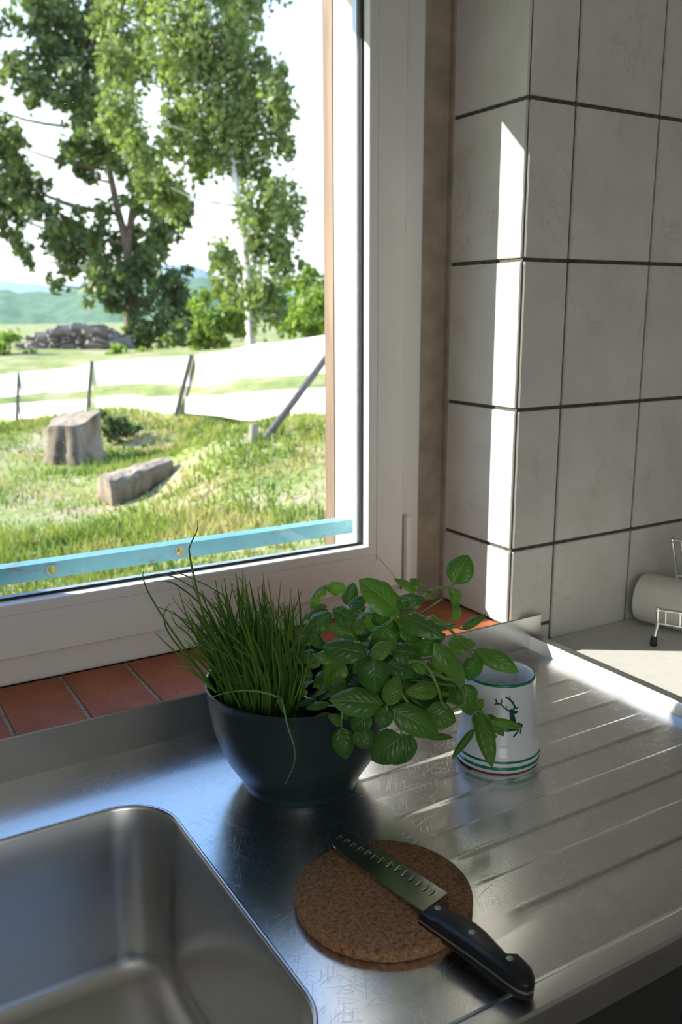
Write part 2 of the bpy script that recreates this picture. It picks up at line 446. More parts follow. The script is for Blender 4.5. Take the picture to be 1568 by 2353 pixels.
# ------------------------------------------------------------------ window
win = thing('window_1', 'white plastic window with wide single pane', 'window', (-.555, .2, SZ)); del win['category']; win['kind'] = 'structure'
def ringframe(name, x0, x1, z0, z1, prof, mat, parent):
    """mitred frame: prof is a closed list of (inset, y) swept round the rectangle"""
    V, F = [], []; n = len(prof)
    for (sx, sz) in ((0, 0), (1, 0), (1, 1), (0, 1)):
        for (i, y) in prof:
            V.append(((x0+i) if sx == 0 else (x1-i), y, (z0+i) if sz == 0 else (z1-i)))
    for s in range(4):
        for k in range(n):
            a, b = s*n+k, s*n+(k+1) % n; c, d = ((s+1) % 4)*n+(k+1) % n, ((s+1) % 4)*n+k
            F.append((a, b, c, d))
    bm = bmesh.new(); bv = [bm.verts.new(v) for v in V]
    for f in F: bm.faces.new([bv[i] for i in f])
    return bm_obj(name, bm, mat, parent, True, 25)
FX0, FX1, FZ0, FZ1 = -1.052, -.060, .047, 1.213
ringframe('outer_frame', FX0, FX1, FZ0, FZ1, [(0, .2), (.003, .1985), (.050, .1985), (.050, .240), (0, .240)], PVC, win)
SX0, SX1, SZ0, SZ1 = -1.005, -.1055, .0935, 1.20
SASH = ringframe('sash', SX0, SX1, SZ0, SZ1, [(0, .1975), (0, .187), (.002, .1850), (.0575, .1850), (.0585, .1858), (.0588, .21), (.064, .240), (0, .240)], PVC, win)
# glazing bead: flat face, then bevel down to the pane
ringframe('glazing_bead', SX0+.0590, SX1-.0590, SZ0+.0590+.009, SZ1-.03, [(0, .1860), (.0012, .1848), (.0155, .1850), (.0175, .1862), (.0192, .2045), (0, .2065)], PVC, SASH)
box('bead_filler', (SX0+.05, .1868, SZ0+.055), (SX1-.05, .2065, SZ0+.0690), PVC, SASH)
# mitre seams
def seg(a, b, w=.0007, y=.1849):
    a, b = Vector((a[0], y, a[1])), Vector((b[0], y, b[1])); return tube('mitre_seam', [a, b], w, PVC_SEAM, SASH, 4)
seg((SX1-.001, SZ0+.001), (SX1-.0585, SZ0+.067))
ringframe('gasket', SX0+.0775, SX1-.0775, SZ0+.0775+.009, SZ1-.048, [(0, .2035), (.0045, .2035), (.0045, .2065), (0, .2065)], RUBBER, SASH)
ringframe('pane_spacer', SX0+.081, SX1-.081, SZ0+.083, SZ1-.05, [(0, .2095), (.007, .2095), (.007, .2225), (0, .2225)], SPACER, SASH)
ringframe('outer_bead', SX0+.060, SX1-.060, SZ0+.064, SZ1-.03, [(0, .2265), (.024, .2265), (.017, .240), (0, .240)], PVC, SASH)
for yy in (.2075, .2245):
    x0, x1, za, zb = SX0+.07, SX1-.07, SZ0+.07, SZ1-.04
    py('glass_pane', [(x0, yy, za), (x1, yy, za), (x1, yy, zb), (x0, yy, zb)], [(0, 1, 2, 3)], GLASS, SASH)
# hinge cover at the lower right of the sash
hc = box('hinge_cover', (-.1025, .1800, .083), (-.0875, .1988, .229), PVC, win, .0025)
box('hinge_screw', (-.098, .1785, .084), (-.090, .1815, .092), mat_wood('rusty_screw', (.2, .09, .03), (.42, .25, .1)), hc, .001)
tube('sash_gap', [(-.1045, .1905, .083), (-.1045, .1905, .235)], .0012, RUBBER, win, 6)
rehome(win)

# raw wooden board fixed outside along the opening
bd = box('wooden_board', (-.1600, .345, .035), (-.10, .383, 1.60), BOARD, None, .002)
tag(bd, 'raw brown wooden board standing upright outside the right window reveal', 'board')

# blue bar across the opening, with two eyelets
def bar_with_holes():
    root = thing('window_bar', 'worn light-blue bar with two round holes across the outside of the window', 'bar', (-.555, .285, .185))
    x0, x1, ya, yb, za, zb = -.958, -.1595, .270, .300, .1855, .2125
    zc = (za+zb)/2; holes = [(-.7375+.001, .1993), (-.517, .1997)]; R = .0088; N = 20
    bm = bmesh.new()
    for y in (ya, ya+.0025):
        oc = [bm.verts.new((x, y, z)) for x, z in ((x0, za), (x1, za), (x1, zb), (x0, zb))]
        ed = [bm.edges.new((oc[i], oc[(i+1) % 4])) for i in range(4)]
        for hx, hz in holes:
            hv = [bm.verts.new((hx+R*math.cos(2*PI*k/N), y, hz+R*math.sin(2*PI*k/N))) for k in range(N)]
            ed += [bm.edges.new((hv[i], hv[(i+1) % N])) for i in range(N)]
        bmesh.ops.triangle_fill(bm, use_beauty=True, use_dissolve=False, edges=ed)
    add_box(bm, (x0, ya+.0002, zb-.0025), (x1, yb-.0002, zb+.0001)); add_box(bm, (x0, yb-.0025, zb-.012), (x1, yb-.0001, zb-.001))
    bm_obj('bar', bm, BLUE, root)
    for hx, hz in holes:
        bm = bmesh.new()
        prof = [(R*.72, ya-.0012), (R*1.12, ya-.0012), (R*1.15, ya+.0005), (R*.95, ya+.002), (R*.95, ya+.0038), (R*.72, ya+.0038)]
        V = [[bm.verts.new((hx+r*math.cos(2*PI*k/N), y, hz+r*math.sin(2*PI*k/N))) for k in range(N)] for r, y in prof]
        for i in range(len(prof)):
            j = (i+1) % len(prof)
            for k in range(N): bm.faces.new((V[i][k], V[i][(k+1) % N], V[j][(k+1) % N], V[j][k]))
        bm_obj('eyelet', bm, RING, root, True, 50)
    rehome(root)
bar_with_holes()

# ------------------------------------------------------------------ sink unit
SINK = thing('kitchen_sink', 'scratched stainless steel sink with ribbed draining board', 'sink', (-.5, -.35, 0))
XS0, XS1, YF, YBK = -1.55, .0406, -.640, -.0115
steps = [-.156, -.205, -.254, -.303, -.352, -.404, -.456, -.502, -.558]
def sst(t): t = max(0, min(1, t)); return t*t*(3-2*t)
def deck_z(x, y):
    lv = 0.0
    for k, s in enumerate(steps):
        t = sst((s + .0035 - y)/.007); lv = lv*(1-t) + t*(-(.0011) if k % 2 == 0 else 0.0)
        # thin bead along each step
        lv += .00022*math.exp(-((y-s-.005)/.0018)**2)
    e = sst((x + .492)/.05)*sst((.015 - x)/.05)
    return lv*e
gx0, gx1, gy0, gy1 = -.50, .020, -.575, -.145
ys = set(np.linspace(gy0, gy1, 30).tolist())
for s in steps:
    for d in np.linspace(-.0095, .0095, 14): ys.add(s+float(d))
ys = sorted(y for y in ys if gy0 <= y <= gy1)
ys = [y for i, y in enumerate(ys) if i == 0 or y-ys[i-1] > .0004]; ys[0], ys[-1] = gy0, gy1
xs = sorted(set([gx0] + [float(v) for v in np.linspace(gx0+.003, gx0+.03, 8)] + [float(v) for v in np.linspace(gx0+.06, gx1-.05, 12)] + [float(v) for v in np.linspace(gx1-.035, gx1, 9)]))
bm = bmesh.new()
G = [[bm.verts.new((x, y, deck_z(x, y) if gx0 < x < gx1 and gy0 < y < gy1 else 0)) for x in xs] for y in ys]
for j in range(len(ys)-1):
    for i in range(len(xs)-1): bm.faces.new((G[j][i], G[j][i+1], G[j+1][i+1], G[j+1][i]))
def rrect(x0, x1, y0, y1, r, n=10, z=0.0):
    P = []
    for cx_, cy_, a0 in ((x1-r, y1-r, 0), (x0+r, y1-r, 90), (x0+r, y0+r, 180), (x1-r, y0+r, 270)):
        for k in range(n+1):
            a = math.radians(a0+90*k/n); P.append((cx_+r*math.cos(a), cy_+r*math.sin(a), z))
    return P
BX0, BX1, BY0, BY1, BR = -1.22, -.7165, -.612, -.1485, .068
outer = [(XS0, YF), (XS1, YF), (XS1, YBK), (XS0, YBK)]
ov = [bm.verts.new((*p, 0)) for p in outer]; E1 = [bm.edges.new((ov[i], ov[(i+1) % 4])) for i in range(4)]
bp = [bm.verts.new(p) for p in rrect(BX0, BX1, BY0, BY1, BR, 12, 0)]
E1 += [bm.edges.new((bp[i], bp[(i+1) % len(bp)])) for i in range(len(bp))]
bd_e = [e for e in bm.edges if len(e.link_faces) == 1]
bmesh.ops.triangle_fill(bm, use_beauty=True, use_dissolve=False, edges=E1 + bd_e, normal=(0, 0, 1))
for f in bm.faces:
    if f.normal.z < 0: f.normal_flip()
me = bpy.data.meshes.new('deck'); bm.to_mesh(me); bm.free(); smooth(me, 50)
link('deck', me, STEEL, SINK)
# basin: loops going down
loops = []
def L(ins, z, r): loops.append(rrect(BX0+ins, BX1-ins, BY0+ins, BY1-ins, r, 12, z))
L(-.0035, .0002, BR+.0035); L(-.0030, .0014, BR+.003); L(-.0012, .0018, BR+.001); L(.0006, .0008, BR-.0006); L(.002, -.003, BR-.002)
L(.0045, -.022, BR-.004); L(.0062, -.030, BR-.006); L(.010, -.10, BR-.008); L(.015, -.192, BR-.010)
for k in range(1, 9):
    a = math.radians(90*k/8); L(.015+.032*(1-math.cos(a)), -.192-.032*math.sin(a), max(.018, BR-.010-.030*(1-math.cos(a))))
L(.12, -.2255, .03); L(.20, -.2265, .02)
V = [p for lp in loops for p in lp]; n = len(loops[0]); F = []
for i in range(len(loops)-1):
    for k in range(n): F.append((i*n+k, (i+1)*n+k, (i+1)*n+(k+1) % n, i*n+(k+1) % n))
F.append(tuple((len(loops)-1)*n+k for k in range(n)))
py('basin', V, F, STEEL_SOFT, SINK, True, 60)
# upstand along the sill, right-hand rim, front roll
bm = bmesh.new()
pr = [(-.0115, 0.0), (-.0118, .0045), (-.0122, .0600), (-.0110, .0617), (-.0098, .0610), (-.0096, 0.0)]
def extr(bm, prof, axis, a, b):
    A = [bm.verts.new((a, p[0], p[1]) if axis == 0 else (p[0], a, p[1])) for p in prof]
    B = [bm.verts.new((b, p[0], p[1]) if axis == 0 else (p[0], b, p[1])) for p in prof]
    for i in range(len(prof)):
        j = (i+1) % len(prof); bm.faces.new((A[i], A[j], B[j], B[i]))
    bm.faces.new(A[::-1]); bm.faces.new(B)
extr(bm, pr, 0, XS0, .0690); bm_obj('upstand', bm, STEEL_SOFT, SINK, True, 30)
bm = bmesh.new()
extr(bm, [(.0400, -.004), (.0406, .0004), (.0425, .0050), (.0458, .0185), (.0472, .0212), (.0495, .0222), (.0640, .0222), (.0665, .0205), (.0680, .0150), (.0690, .0032), (.0690, -.004)], 1, YF-.03, -.0120)
bm_obj('side_rim', bm, STEEL_SOFT, SINK, True, 25)
bm = bmesh.new()
extr(bm, [(YF+.0005, -.002), (YF, .0002), (YF-.0035, .0008), (YF-.0075, .0036), (YF-.0100, .0040), (YF-.0300, .0036), (YF-.0335, .0018), (YF-.0350, -.003), (YF-.0350, -.030), (YF-.030, -.032), (YF-.02, -.006)], 0, XS0, .0690)
bm_obj('front_roll', bm, STEEL_SOFT, SINK, True, 25)
rehome(SINK)

# base cabinet under the sink: dark recess
cab = thing('base_cabinet', 'dark base cabinet under the front edge of the sink', 'cabinet', (-.5, -.6, FLOOR_Z))
box('body', (XS0, -.62, FLOOR_Z+.1), (BX0-.02, -.02, -.04), DARKCAB, cab); box('side_panel', (-.60, -.62, FLOOR_Z+.1), (.06, -.02, -.045), DARKCAB, cab)
for a, b in ((-1.53, -.91), (-.905, -.32), (-.315, .06)):
    box('door', (a, -.652, FLOOR_Z+.1), (b, -.634, -.052), DARKCAB, cab, .002)
rehome(cab)
ct = box('worktop', (.0705, -.66, -.035), (XR-.005, -.0012, .0030), COUNTER, None, .0015)
tag(ct, 'grey laminate worktop to the right of the sink', 'worktop')
cab2 = thing('corner_cabinet', 'dark base cabinet under the grey laminate worktop', 'cabinet', (1.0, -.6, FLOOR_Z))
box('body', (.0705, -.62, FLOOR_Z+.001), (XR-.01, -.005, -.036), DARKCAB, cab2); box('door', (.0705, -.645, FLOOR_Z+.1), (.65, -.621, -.05), DARKCAB, cab2, .002)
rehome(cab2)

# ------------------------------------------------------------------ bowl with herbs
BC = np.array([-.537, -.203, 0.0])
bowl = thing('herb_bowl', 'dark slate-coloured round bowl holding chives and basil', 'bowl', tuple(BC))
prof = [(0.0, .004), (.070, .004), (.0715, .0), (.0755, .0), (.0768, .0025), (.0772, .007), (.0790, .0120), (.0860, .0220), (.0960, .0380), (.1060, .0600), (.1130, .0830), (.1175, .1080), (.1200, .1300), (.1212, .1400),
        (.1222, .1415), (.1224, .1432), (.1212, .1444), (.1192, .1436), (.1180, .1405), (.1150, .1080), (.1100, .0830), (.1020, .0600), (.0920, .0390), (.080, .0240), (.070, .0140), (0.0, .012)]
lathe('shell', prof, BOWLM, bowl, 96, ang=50)
chv = thing('chive_plant', 'dense tuft of thin green chives in the left of the bowl', 'herb', (-.588, -.190, .055))
bsl = thing('basil_plant', 'bushy green basil spilling over the right of the bowl', 'herb', (-.490, -.212, .055))
def pot(parent, c, r0, r1, h):
    pt_ = lathe('pot', [(0, 0), (r0, 0), (r1, h), (r1+.003, h), (r1+.003, h+.004), (r1-.001, h+.004), (r0-.001, .003), (0, .003)], POTM, parent, 32, c, 40)
    lathe('soil', [(0, h-.006), (r1*.6, h-.004), (r1-.002, h-.008)], SOIL, pt_, 24, c)
pot(chv, (-.588, -.190, .040), .034, .046, .072)
pot(bsl, (-.484, -.214, .040), .034, .046, .072)

def blade(pts, r0=.0016, parent=chv):
    P = spline(pts, 5); n = len(P)
    rad = [r0*(1-.82*(i/(n-1))**2.2) for i in range(n)]
    return tube('blade', P, rad, CHIVE, parent, 5)
E0 = (300, 1180, 3.136)
def crop(c, u, v): return c[0]+u/c[2], c[1]+v/c[2]
def chive_px(uv, d0, d1, r=.0016):
    pts = []
    for i, (u, v) in enumerate(uv):
        p = crop(E0, u, v); pts.append(at_d(*p, d0+(d1-d0)*i/(len(uv)-1)))
    blade(pts, r)
dC = depth((-.60, -.20, .12))
out = [ # from root to tip
 ([(650, 1150), (560, 850), (500, 640), (460, 470), (425, 290), (430, 230), (480, 120), (485, 45)], .0017),
 ([(560, 1220), (380, 960), (230, 740), (130, 570), (90, 460), (98, 405)], .0014),
 ([(860, 1250), (830, 1100), (770, 900), (640, 720), (480, 560), (330, 465), (200, 437), (110, 460)], .0017),
 ([(700, 1100), (600, 800), (480, 630), (330, 515), (260, 490), (165, 487)], .0014),
 ([(820, 1100), (700, 650), (600, 545), (450, 470), (350, 430), (265, 412)], .0014),
 ([(860, 1330), (800, 1250), (680, 1040), (560, 910), (430, 800), (270, 700), (190, 675)], .0017),
 ([(580, 1260), (480, 1160), (370, 1040), (260, 940), (170, 850)], .0015),
 ([(620, 1290), (500, 1180), (400, 1120), (310, 1098)], .0015),
 ([(610, 1280), (520, 1150), (440, 1090), (355, 1070)], .0013),
 ([(760, 1200), (790, 800), (810, 500), (810, 395)], .0017),
 ([(980, 1250), (1030, 800), (1010, 600), (990, 465)], .0015),
 ([(960, 1250), (1000, 950), (1070, 760), (1135, 665)], .0015),
 ([(1110, 1420), (1140, 1100), (1180, 950), (1205, 800)], .0014),
 ([(1020, 1200), (1050, 1030), (1110, 950), (1170, 890)], .0012),
 ([(640, 1200), (440, 900), (330, 800), (290, 725)], .0014), ([(560, 1200), (300, 900), (240, 740), (285, 645)], .0013),
 ([(760, 1200), (700, 800), (640, 620), (610, 470)], .0015), ([(840, 1200), (850, 800), (810, 520), (760, 445)], .0014),
 ([(620, 1200), (500, 950), (400, 720), (345, 535)], .0013),
 ([(1000, 1250), (960, 800), (920, 560), (940, 520)], .0014)]
for k, (uv, r) in enumerate(out): chive_px(uv, dC-.012+random.uniform(-.02, .02), dC-.01+random.uniform(-.03, .04), r)
# the one blade that bends across and the one that hangs over the rim
chive_px([(1120, 1450), (1080, 1345), (1000, 1300), (850, 1275), (700, 1290), (570, 1330)], 1.045, 1.055, .0017)
chive_px([(1110, 1440), (1065, 1345), (1090, 1340), (1130, 1520), (1180, 1680), (1180, 1800), (1115, 1955)], 1.028, .995, .0016)
nch = 0
while nch < 270:
    a, rr = random.uniform(0, 2*PI), .047*math.sqrt(random.random())
    bx, by = -.590+rr*math.cos(a)*1.05, -.196+rr*math.sin(a)*1.1
    base = np.array([bx, by, .105])
    # blades splay outwards from the tuft, leaning to the left on its left half
    ln = random.triangular(.085, .178, .150)
    lx = (bx+.590)*.38 - .014 + random.gauss(0, .012); ly = (by+.196)*.5 + random.gauss(0, .012)
    if bx < -.600: lx -= random.uniform(.0, .026)
    tip = base + np.array([lx, ly, ln])
    bow = np.array([-lx*.20+random.gauss(0, .0055), random.gauss(0, .005), .004])
    m1, m2 = base*.66+tip*.34+bow, base*.33+tip*.67+bow*.9+np.array([random.gauss(0, .002), 0, 0])
    if random.random() < .18: tip += np.array([random.gauss(0, .014), random.gauss(0, .012), -.008])
    blade([base, m1, m2, tip], random.uniform(.0012, .0021)); nch += 1

# basil ---------------------------------------------------------------
def leaf_mesh(p0, p1, width, nrm, curl=.35, arch=.12, cup=.25, nu=11, nv=8, twist=0.0, seed=0):
    rs = random.Random(seed)
    p0, p1 = Vector(p0), Vector(p1); ax = p1-p0; Ln = ax.length; ax.normalize()
    nrm = Vector(nrm); nrm = (nrm - ax*nrm.dot(ax)).normalized(); side = ax.cross(nrm).normalized()
    V, UV = [], []; ph = rs.uniform(0, 6.28)
    wtab = [(0, .05), (.04, .30), (.11, .64), (.22, .91), (.36, 1.0), (.52, 1.0), (.66, .89), (.80, .66), (.90, .41), (.96, .20), (1.0, .02)]
    def w_at(u):
        for (a, wa), (b, wb_) in zip(wtab[:-1], wtab[1:]):
            if u <= b: return wa+(wb_-wa)*(u-a)/(b-a)
        return .02
    for i in range(nu):
        u = i/(nu-1); u2 = u**.95
        w = width*.5*w_at(u2)
        cz = arch*Ln*math.sin(PI*u2) - curl*Ln*.25*u2**3
        tw = twist*(u2-.3)
        for j in range(nv+1):
            s = 2*j/nv-1
            ww = w*s*(1-.10*cup*s*s); dz = -cup*w*s*s*.95 + .085*width*abs(math.sin(PI*abs(s)))*math.sin(PI*u2)
            dz += .035*width*math.sin(u2*16+ph+abs(s)*2.5)*abs(s)**1.5*(1-u2*.3)
            sd = side*math.cos(tw)+nrm*math.sin(tw); nn = nrm*math.cos(tw)-side*math.sin(tw)
            V.append(p0 + ax*(u2*Ln) + nrm*cz + sd*ww + nn*dz); UV.append((u2, j/nv))
    F = []; m = nv+1
    for i in range(nu-1):
        for j in range(nv): F.append((i*m+j, (i+1)*m+j, (i+1)*m+j+1, i*m+j+1))
    return V, F, UV
def leaf(p0, p1, width, nrm, seed=0, petiole=True, **kw):
    V, F, UV = leaf_mesh(p0, p1, width, nrm, seed=seed, **kw)
    me = bpy.data.meshes.new('leaf'); me.from_pydata(V, [], F); me.update(); smooth(me)
    uvl = me.uv_layers.new(name='UVMap')
    for lp in me.loops: uvl.data[lp.index].uv = UV[lp.vertex_index]
    return link('leaf', me, BASIL, bsl)
BCEN = at_d(890, 1552, 1.150); BRAD = np.array([.120, .110, .120])
toCam = (CAM-BCEN)/np.linalg.norm(CAM-BCEN)
def surf_depth(px, py):
    """depth where the view ray meets the bush (an ellipsoid), or its rim depth beside it"""
    r = ray(px, py); o = (CAM-BCEN)/BRAD; d = r/BRAD
    a, b, c = d@d, 2*o@d, o@o-1; q = b*b-4*a*c
    return (-b-math.sqrt(q))/(2*a) if q > 0 else -b/(2*a)
CA, CB, CC, CD = (680, 1280, 5.227), (900, 1280, 5.227), (680, 1520, 5.227), (900, 1500, 5.227)
leafs = [ # crop, base, tip, width, nearer by (m), curl, cup
 (CA, 355, 345, 160, 585, 150, .0, .5, .4), (CA, 465, 300, 470, 470, 200, .005, .5, .6), (CA, 610, 570, 690, 318, 165, .0, .1, .25),
 (CA, 640, 590, 838, 480, 150, .004, .3, .4), (CA, 375, 600, 180, 585, 75, .0, .2, .5), (CA, 385, 640, 90, 730, 120, .008, .3, .4),
 (CA, 425, 680, 92, 905, 235, .012, .3, .35), (CA, 450, 625, 740, 800, 190, .008, .3, .3), (CA, 640, 640, 835, 590, 130, .01, .4, .5),
 (CA, 1240, 675, 780, 300, 330, .02, -.1, .12), (CA, 590, 850, 520, 712, 95, .02, .3, .3), (CA, 735, 990, 395, 815, 130, .012, .2, .3),
 (CA, 185, 915, 310, 1095, 125, .006, .2, .3), (CA, 190, 950, 55, 1030, 135, .0, .3, .4), (CA, 855, 1155, 335, 1065, 270, .030, .35, .35),
 (CA, 1070, 840, 1010, 1190, 285, .016, .3, .4), (CA, 920, 1222, 1130, 1022, 170, .036, .1, .2), (CA, 1150, 1110, 1500, 1170, 255, .014, .35, .4),
 (CA, 940, 1245, 950, 1640, 330, .036, .4, .4), (CA, 895, 1195, 697, 1385, 160, .02, .2, .3), (CA, 245, 1125, -10, 1250, 140, .0, .3, .4),
 (CA, 290, 1180, 140, 1310, 160, .004, .3, .4), (CA, 485, 1190, 230, 1185, 165, .014, .3, .5), (CA, 560, 1220, 330, 1480, 320, -.02, .3, .3),
 (CA, 205, 1432, -10, 1425, 185, .006, .2, .25), (CB, 105, 690, 610, 925, 260, .026, .35, .35), (CB, 395, 520, 85, 470, 220, .006, .35, .45),
 (CB, 100, 500, 190, 650, 125, .014, .2, .3), (CA, 1015, 870, 1065, 690, 220, -.01, .1, .2), (CA, 850, 700, 985, 890, 150, -.02, .3, .3),
 (CA, 1110, 1280, 1420, 1400, 210, .002, .3, .35), (CA, 1400, 1255, 1550, 1390, 110, .006, .3, .3), (CA, 770, 750, 680, 940, 170, -.005, .3, .3),
 (CA, 1270, 830, 1460, 1010, 190, -.02, .1, .2),
 (CB, 748, 310, 915, -5, 265, .0, .0, .15), (CB, 310, 412, 48, 252, 125, -.005, .3, .5), (CB, 345, 325, 225, 265, 90, -.01, .2, .4),
 (CB, 430, 395, 512, 500, 65, .004, .1, .3), (CB, 690, 385, 755, 610, 55, .0, .2, .3), (CB, 790, 390, 765, 620, 115, .004, .2, .3),
 (CB, 815, 590, 745, 755, 95, .004, .2, .3), (CB, 850, 870, 1122, 692, 95, .004, .1, .3), (CB, 680, 1040, 995, 1040, 205, -.02, .1, .2),
 (CB, 1000, 1115, 1508, 1352, 215, .012, .3, .35), (CB, 505, 1005, 345, 1175, 180, .012, .2, .25), (CB, 590, 1105, 590, 1400, 170, .012, .2, .25),
 (CB, 510, 1040, 888, 1510, 215, .030, .25, .35), (CB, 1025, 1170, 930, 1475, 200, -.02, .1, .2), (CC, 1110, 520, 1215, 190, 195, .048, .1, .2),
 (CB, 500, 1000, 640, 925, 110, .008, .2, .4),
 (CC, 1045, 500, 448, 455, 300, .040, .35, .35), (CC, 1085, 560, 1010, 802, 195, .044, .3, .3), (CD, 20, 680, 562, 962, 285, .045, .3, .3),
 (CD, 425, 690, 758, 815, 270, .028, .2, .25), (CD, 400, 1000, 718, 1020, 75, .032, -.2, .4), (CC, 490, 772, 102, 870, 210, .026, .2, .25),
 (CC, 548, 800, 600, 1162, 225, .030, .25, .35), (CC, 718, 822, 930, 1015, 210, .026, .2, .25), (CC, 1268, 898, 920, 1170, 330, .034, .1, .2),
 (CC, 1400, 900, 1180, 1225, 235, .020, .1, .2), (CC, 1288, 870, 1372, 1022, 85, .040, .1, .3), (CC, 555, 742, 398, 645, 100, .03, .1, .2),
 (CC, 880, 620, 680, 820, 220, .022, .1, .2), (CC, 245, 455, 8, 520, 80, .0, .2, .4), (CC, 390, 305, 218, 412, 65, .0, .2, .4),
 (CC, 595, 230, 395, 405, 160, .0, .3, .4), (CC, 80, 412, 86, 320, 105, -.01, .1, .2), (CC, 405, 505, 130, 560, 85, .0, .2, .3),
 (CC, 432, 640, 238, 662, 60, .004, .2, .3), (CD, 560, 455, 188, 470, 175, .016, .1, .3), (CC, 560, 560, 705, 690, 140, .006, .3, .3),
 (CC, 470, 955, 398, 1050, 90, .02, .1, .2),
 (CD, 885, 385, 965, 738, 235, .030, .2, .25), (CD, 872, 415, 855, 615, 80, .022, .1, .2), (CD, 1060, 685, 1205, 1335, 190, .034, .15, .45),
 (CD, 985, 735, 1110, 1062, 135, .026, .1, .2), (CD, 992, 915, 738, 1262, 80, .02, .1, .5), (CD, 1150, 745, 1345, 988, 120, .022, .0, .2),
 (CD, 1195, 820, 1560, 892, 90, .03, .1, .3), (CD, 600, 490, 692, 500, 50, .0, .1, .3),
 (CD, 1000, 700, 1100, 560, 90, .01, .1, .2),
]
nodes = []
for k, (c, bu, bv, tu, tv, w, near, curl, cup) in enumerate(leafs):
    b, t = crop(c, bu, bv), crop(c, tu, tv); m = ((b[0]+t[0])/2, (b[1]+t[1])/2)
    dm = surf_depth(*m) - near + .012
    rs = random.Random(k*13+5); tilt = rs.uniform(-.35, .35)
    lp = math.hypot(t[0]-b[0], t[1]-b[1])/FPX*dm
    # tips of leaves droop towards the viewer in front, away at the back
    pb, pt = at_d(*b, dm + tilt*lp*.5), at_d(*t, dm - tilt*lp*.5)
    mid = (pb+pt)/2; outw = (mid-BCEN)/np.linalg.norm(mid-BCEN)
    nr = toCam*.75 + np.array([0, 0, 1])*.45 + outw*.35 + np.array([rs.uniform(-.25, .25), rs.uniform(-.15, .15), rs.uniform(-.15, .15)])
    ext = (pt-pb)*.06; leaf(pb-ext*.3, pt+ext, w/c[2]/FPX*dm*1.26, nr, seed=k, curl=curl, cup=cup, arch=rs.uniform(.04, .10), twist=rs.uniform(-.35, .35))
    nodes.append((pb, pt))
# stems: soil -> upper parts, with the petioles meeting them
root_c = np.array([-.484, -.214, .106])
def stem_px(c, uv, near, r=.0019, r1=.0013):
    pts = [];
    for u, v in uv:
        p = crop(c, u, v); pts.append(at_d(*p, surf_depth(*p)-near))
    S = spline(pts, 6); n = len(S); return tube('stem', S, [r+(r1-r)*i/(n-1) for i in range(n)], STEM, bsl, 7)
stem_px(CA, [(880, 1000), (960, 900), (1080, 815), (1180, 730), (1245, 665)], .004, .0024, .0018)
stem_px(CB, [(150, 700), (270, 580), (370, 480), (440, 425), (490, 395), (560, 370), (660, 368), (720, 345), (750, 308)], -.006, .0024, .0015)
stem_px(CB, [(440, 425), (425, 385), (390, 345), (340, 322)], -.004, .0013, .0011)
stem_px(CB, [(660, 370), (740, 385), (790, 392)], -.004, .0012, .0010); stem_px(CB, [(480, 410), (380, 405), (305, 410)], .0, .001, .001)
stem_px(CB, [(770, 395), (800, 500), (812, 592)], -.004, .0010, .0008)
stem_px(CB, [(500, 700), (600, 790), (700, 870), (800, 980), (880, 1070), (940, 1105), (1010, 1118)], .006, .0021, .0014)
stem_px(CB, [(660, 845), (760, 845), (855, 868)], .006, .0009, .0008)
stem_px(CB, [(880, 1080), (960, 1160), (1010, 1190), (990, 1300), (900, 1345)], .0, .0018, .0010)
stem_px(CD, [(200, 130), (250, 100), (370, 120), (470, 230), (540, 380), (575, 480), (610, 600), (690, 680), (800, 650), (880, 585), (885, 400)], .018, .0024, .0013)
stem_px(CD, [(560, 260), (640, 305), (740, 325), (800, 380), (850, 440)], .012, .0025, .0018)
stem_px(CD, [(850, 440), (900, 600), (990, 700), (1060, 690)], .018, .0016, .0010); stem_px(CD, [(990, 700), (1090, 720), (1200, 820)], .02, .0012, .0009)
stem_px(CC, [(1180, 300), (1275, 400), (1370, 525)], .012, .0024, .0016)
stem_px(CC, [(560, 560), (550, 700), (520, 760), (490, 772)], .016, .0016, .0012); stem_px(CC, [(545, 700), (548, 800)], .02, .0012, .0011)
stem_px(CC, [(1085, 530), (1120, 620), (1250, 760), (1270, 900)], .03, .0016, .0012)
for k in range(16):
    tgt = nodes[(k*5+3) % len(nodes)][0]
    base = root_c + np.array([random.uniform(-.032, .032), random.uniform(-.032, .032), -.004])
    inner = BCEN*.45 + base*.55 + np.array([random.uniform(-.02, .02), random.uniform(-.02, .02), .02])
    end = tgt*.88 + BCEN*.12
    S = spline([base, inner, end], 6); n = len(S)
    tube('stem', S, [.0022-.0009*i/(n-1) for i in range(n)], STEM, bsl, 6)
# leaves inside the bush and on its far side
for k in range(105):
    v = np.array([random.gauss(0, 1) for _ in range(3)]); v /= np.linalg.norm(v)
    rr = random.uniform(.25, .86); pos = BCEN + v*BRAD*rr
    if pos[2] < .118: pos[2] = .118 + random.uniform(0, .03)
    if (pos-BCEN) @ toCam > .045: continue
    Ln = random.uniform(.032, .060); dr = v*.6 + np.array([random.gauss(0, .6), random.gauss(0, .6), random.gauss(0, .45)]); dr /= np.linalg.norm(dr)
    leaf(pos-dr*Ln/2, pos+dr*Ln/2, Ln*random.uniform(.6, .75), v*.6+np.array([0, 0, .8])+toCam*.4, seed=500+k, curl=.3, cup=.35, arch=.08, twist=random.uniform(-.4, .4), nu=9, nv=6)
rehome(bowl); 
for o in bowl.children: o.location = (0, 0, 0)
rehome(chv); rehome(bsl)

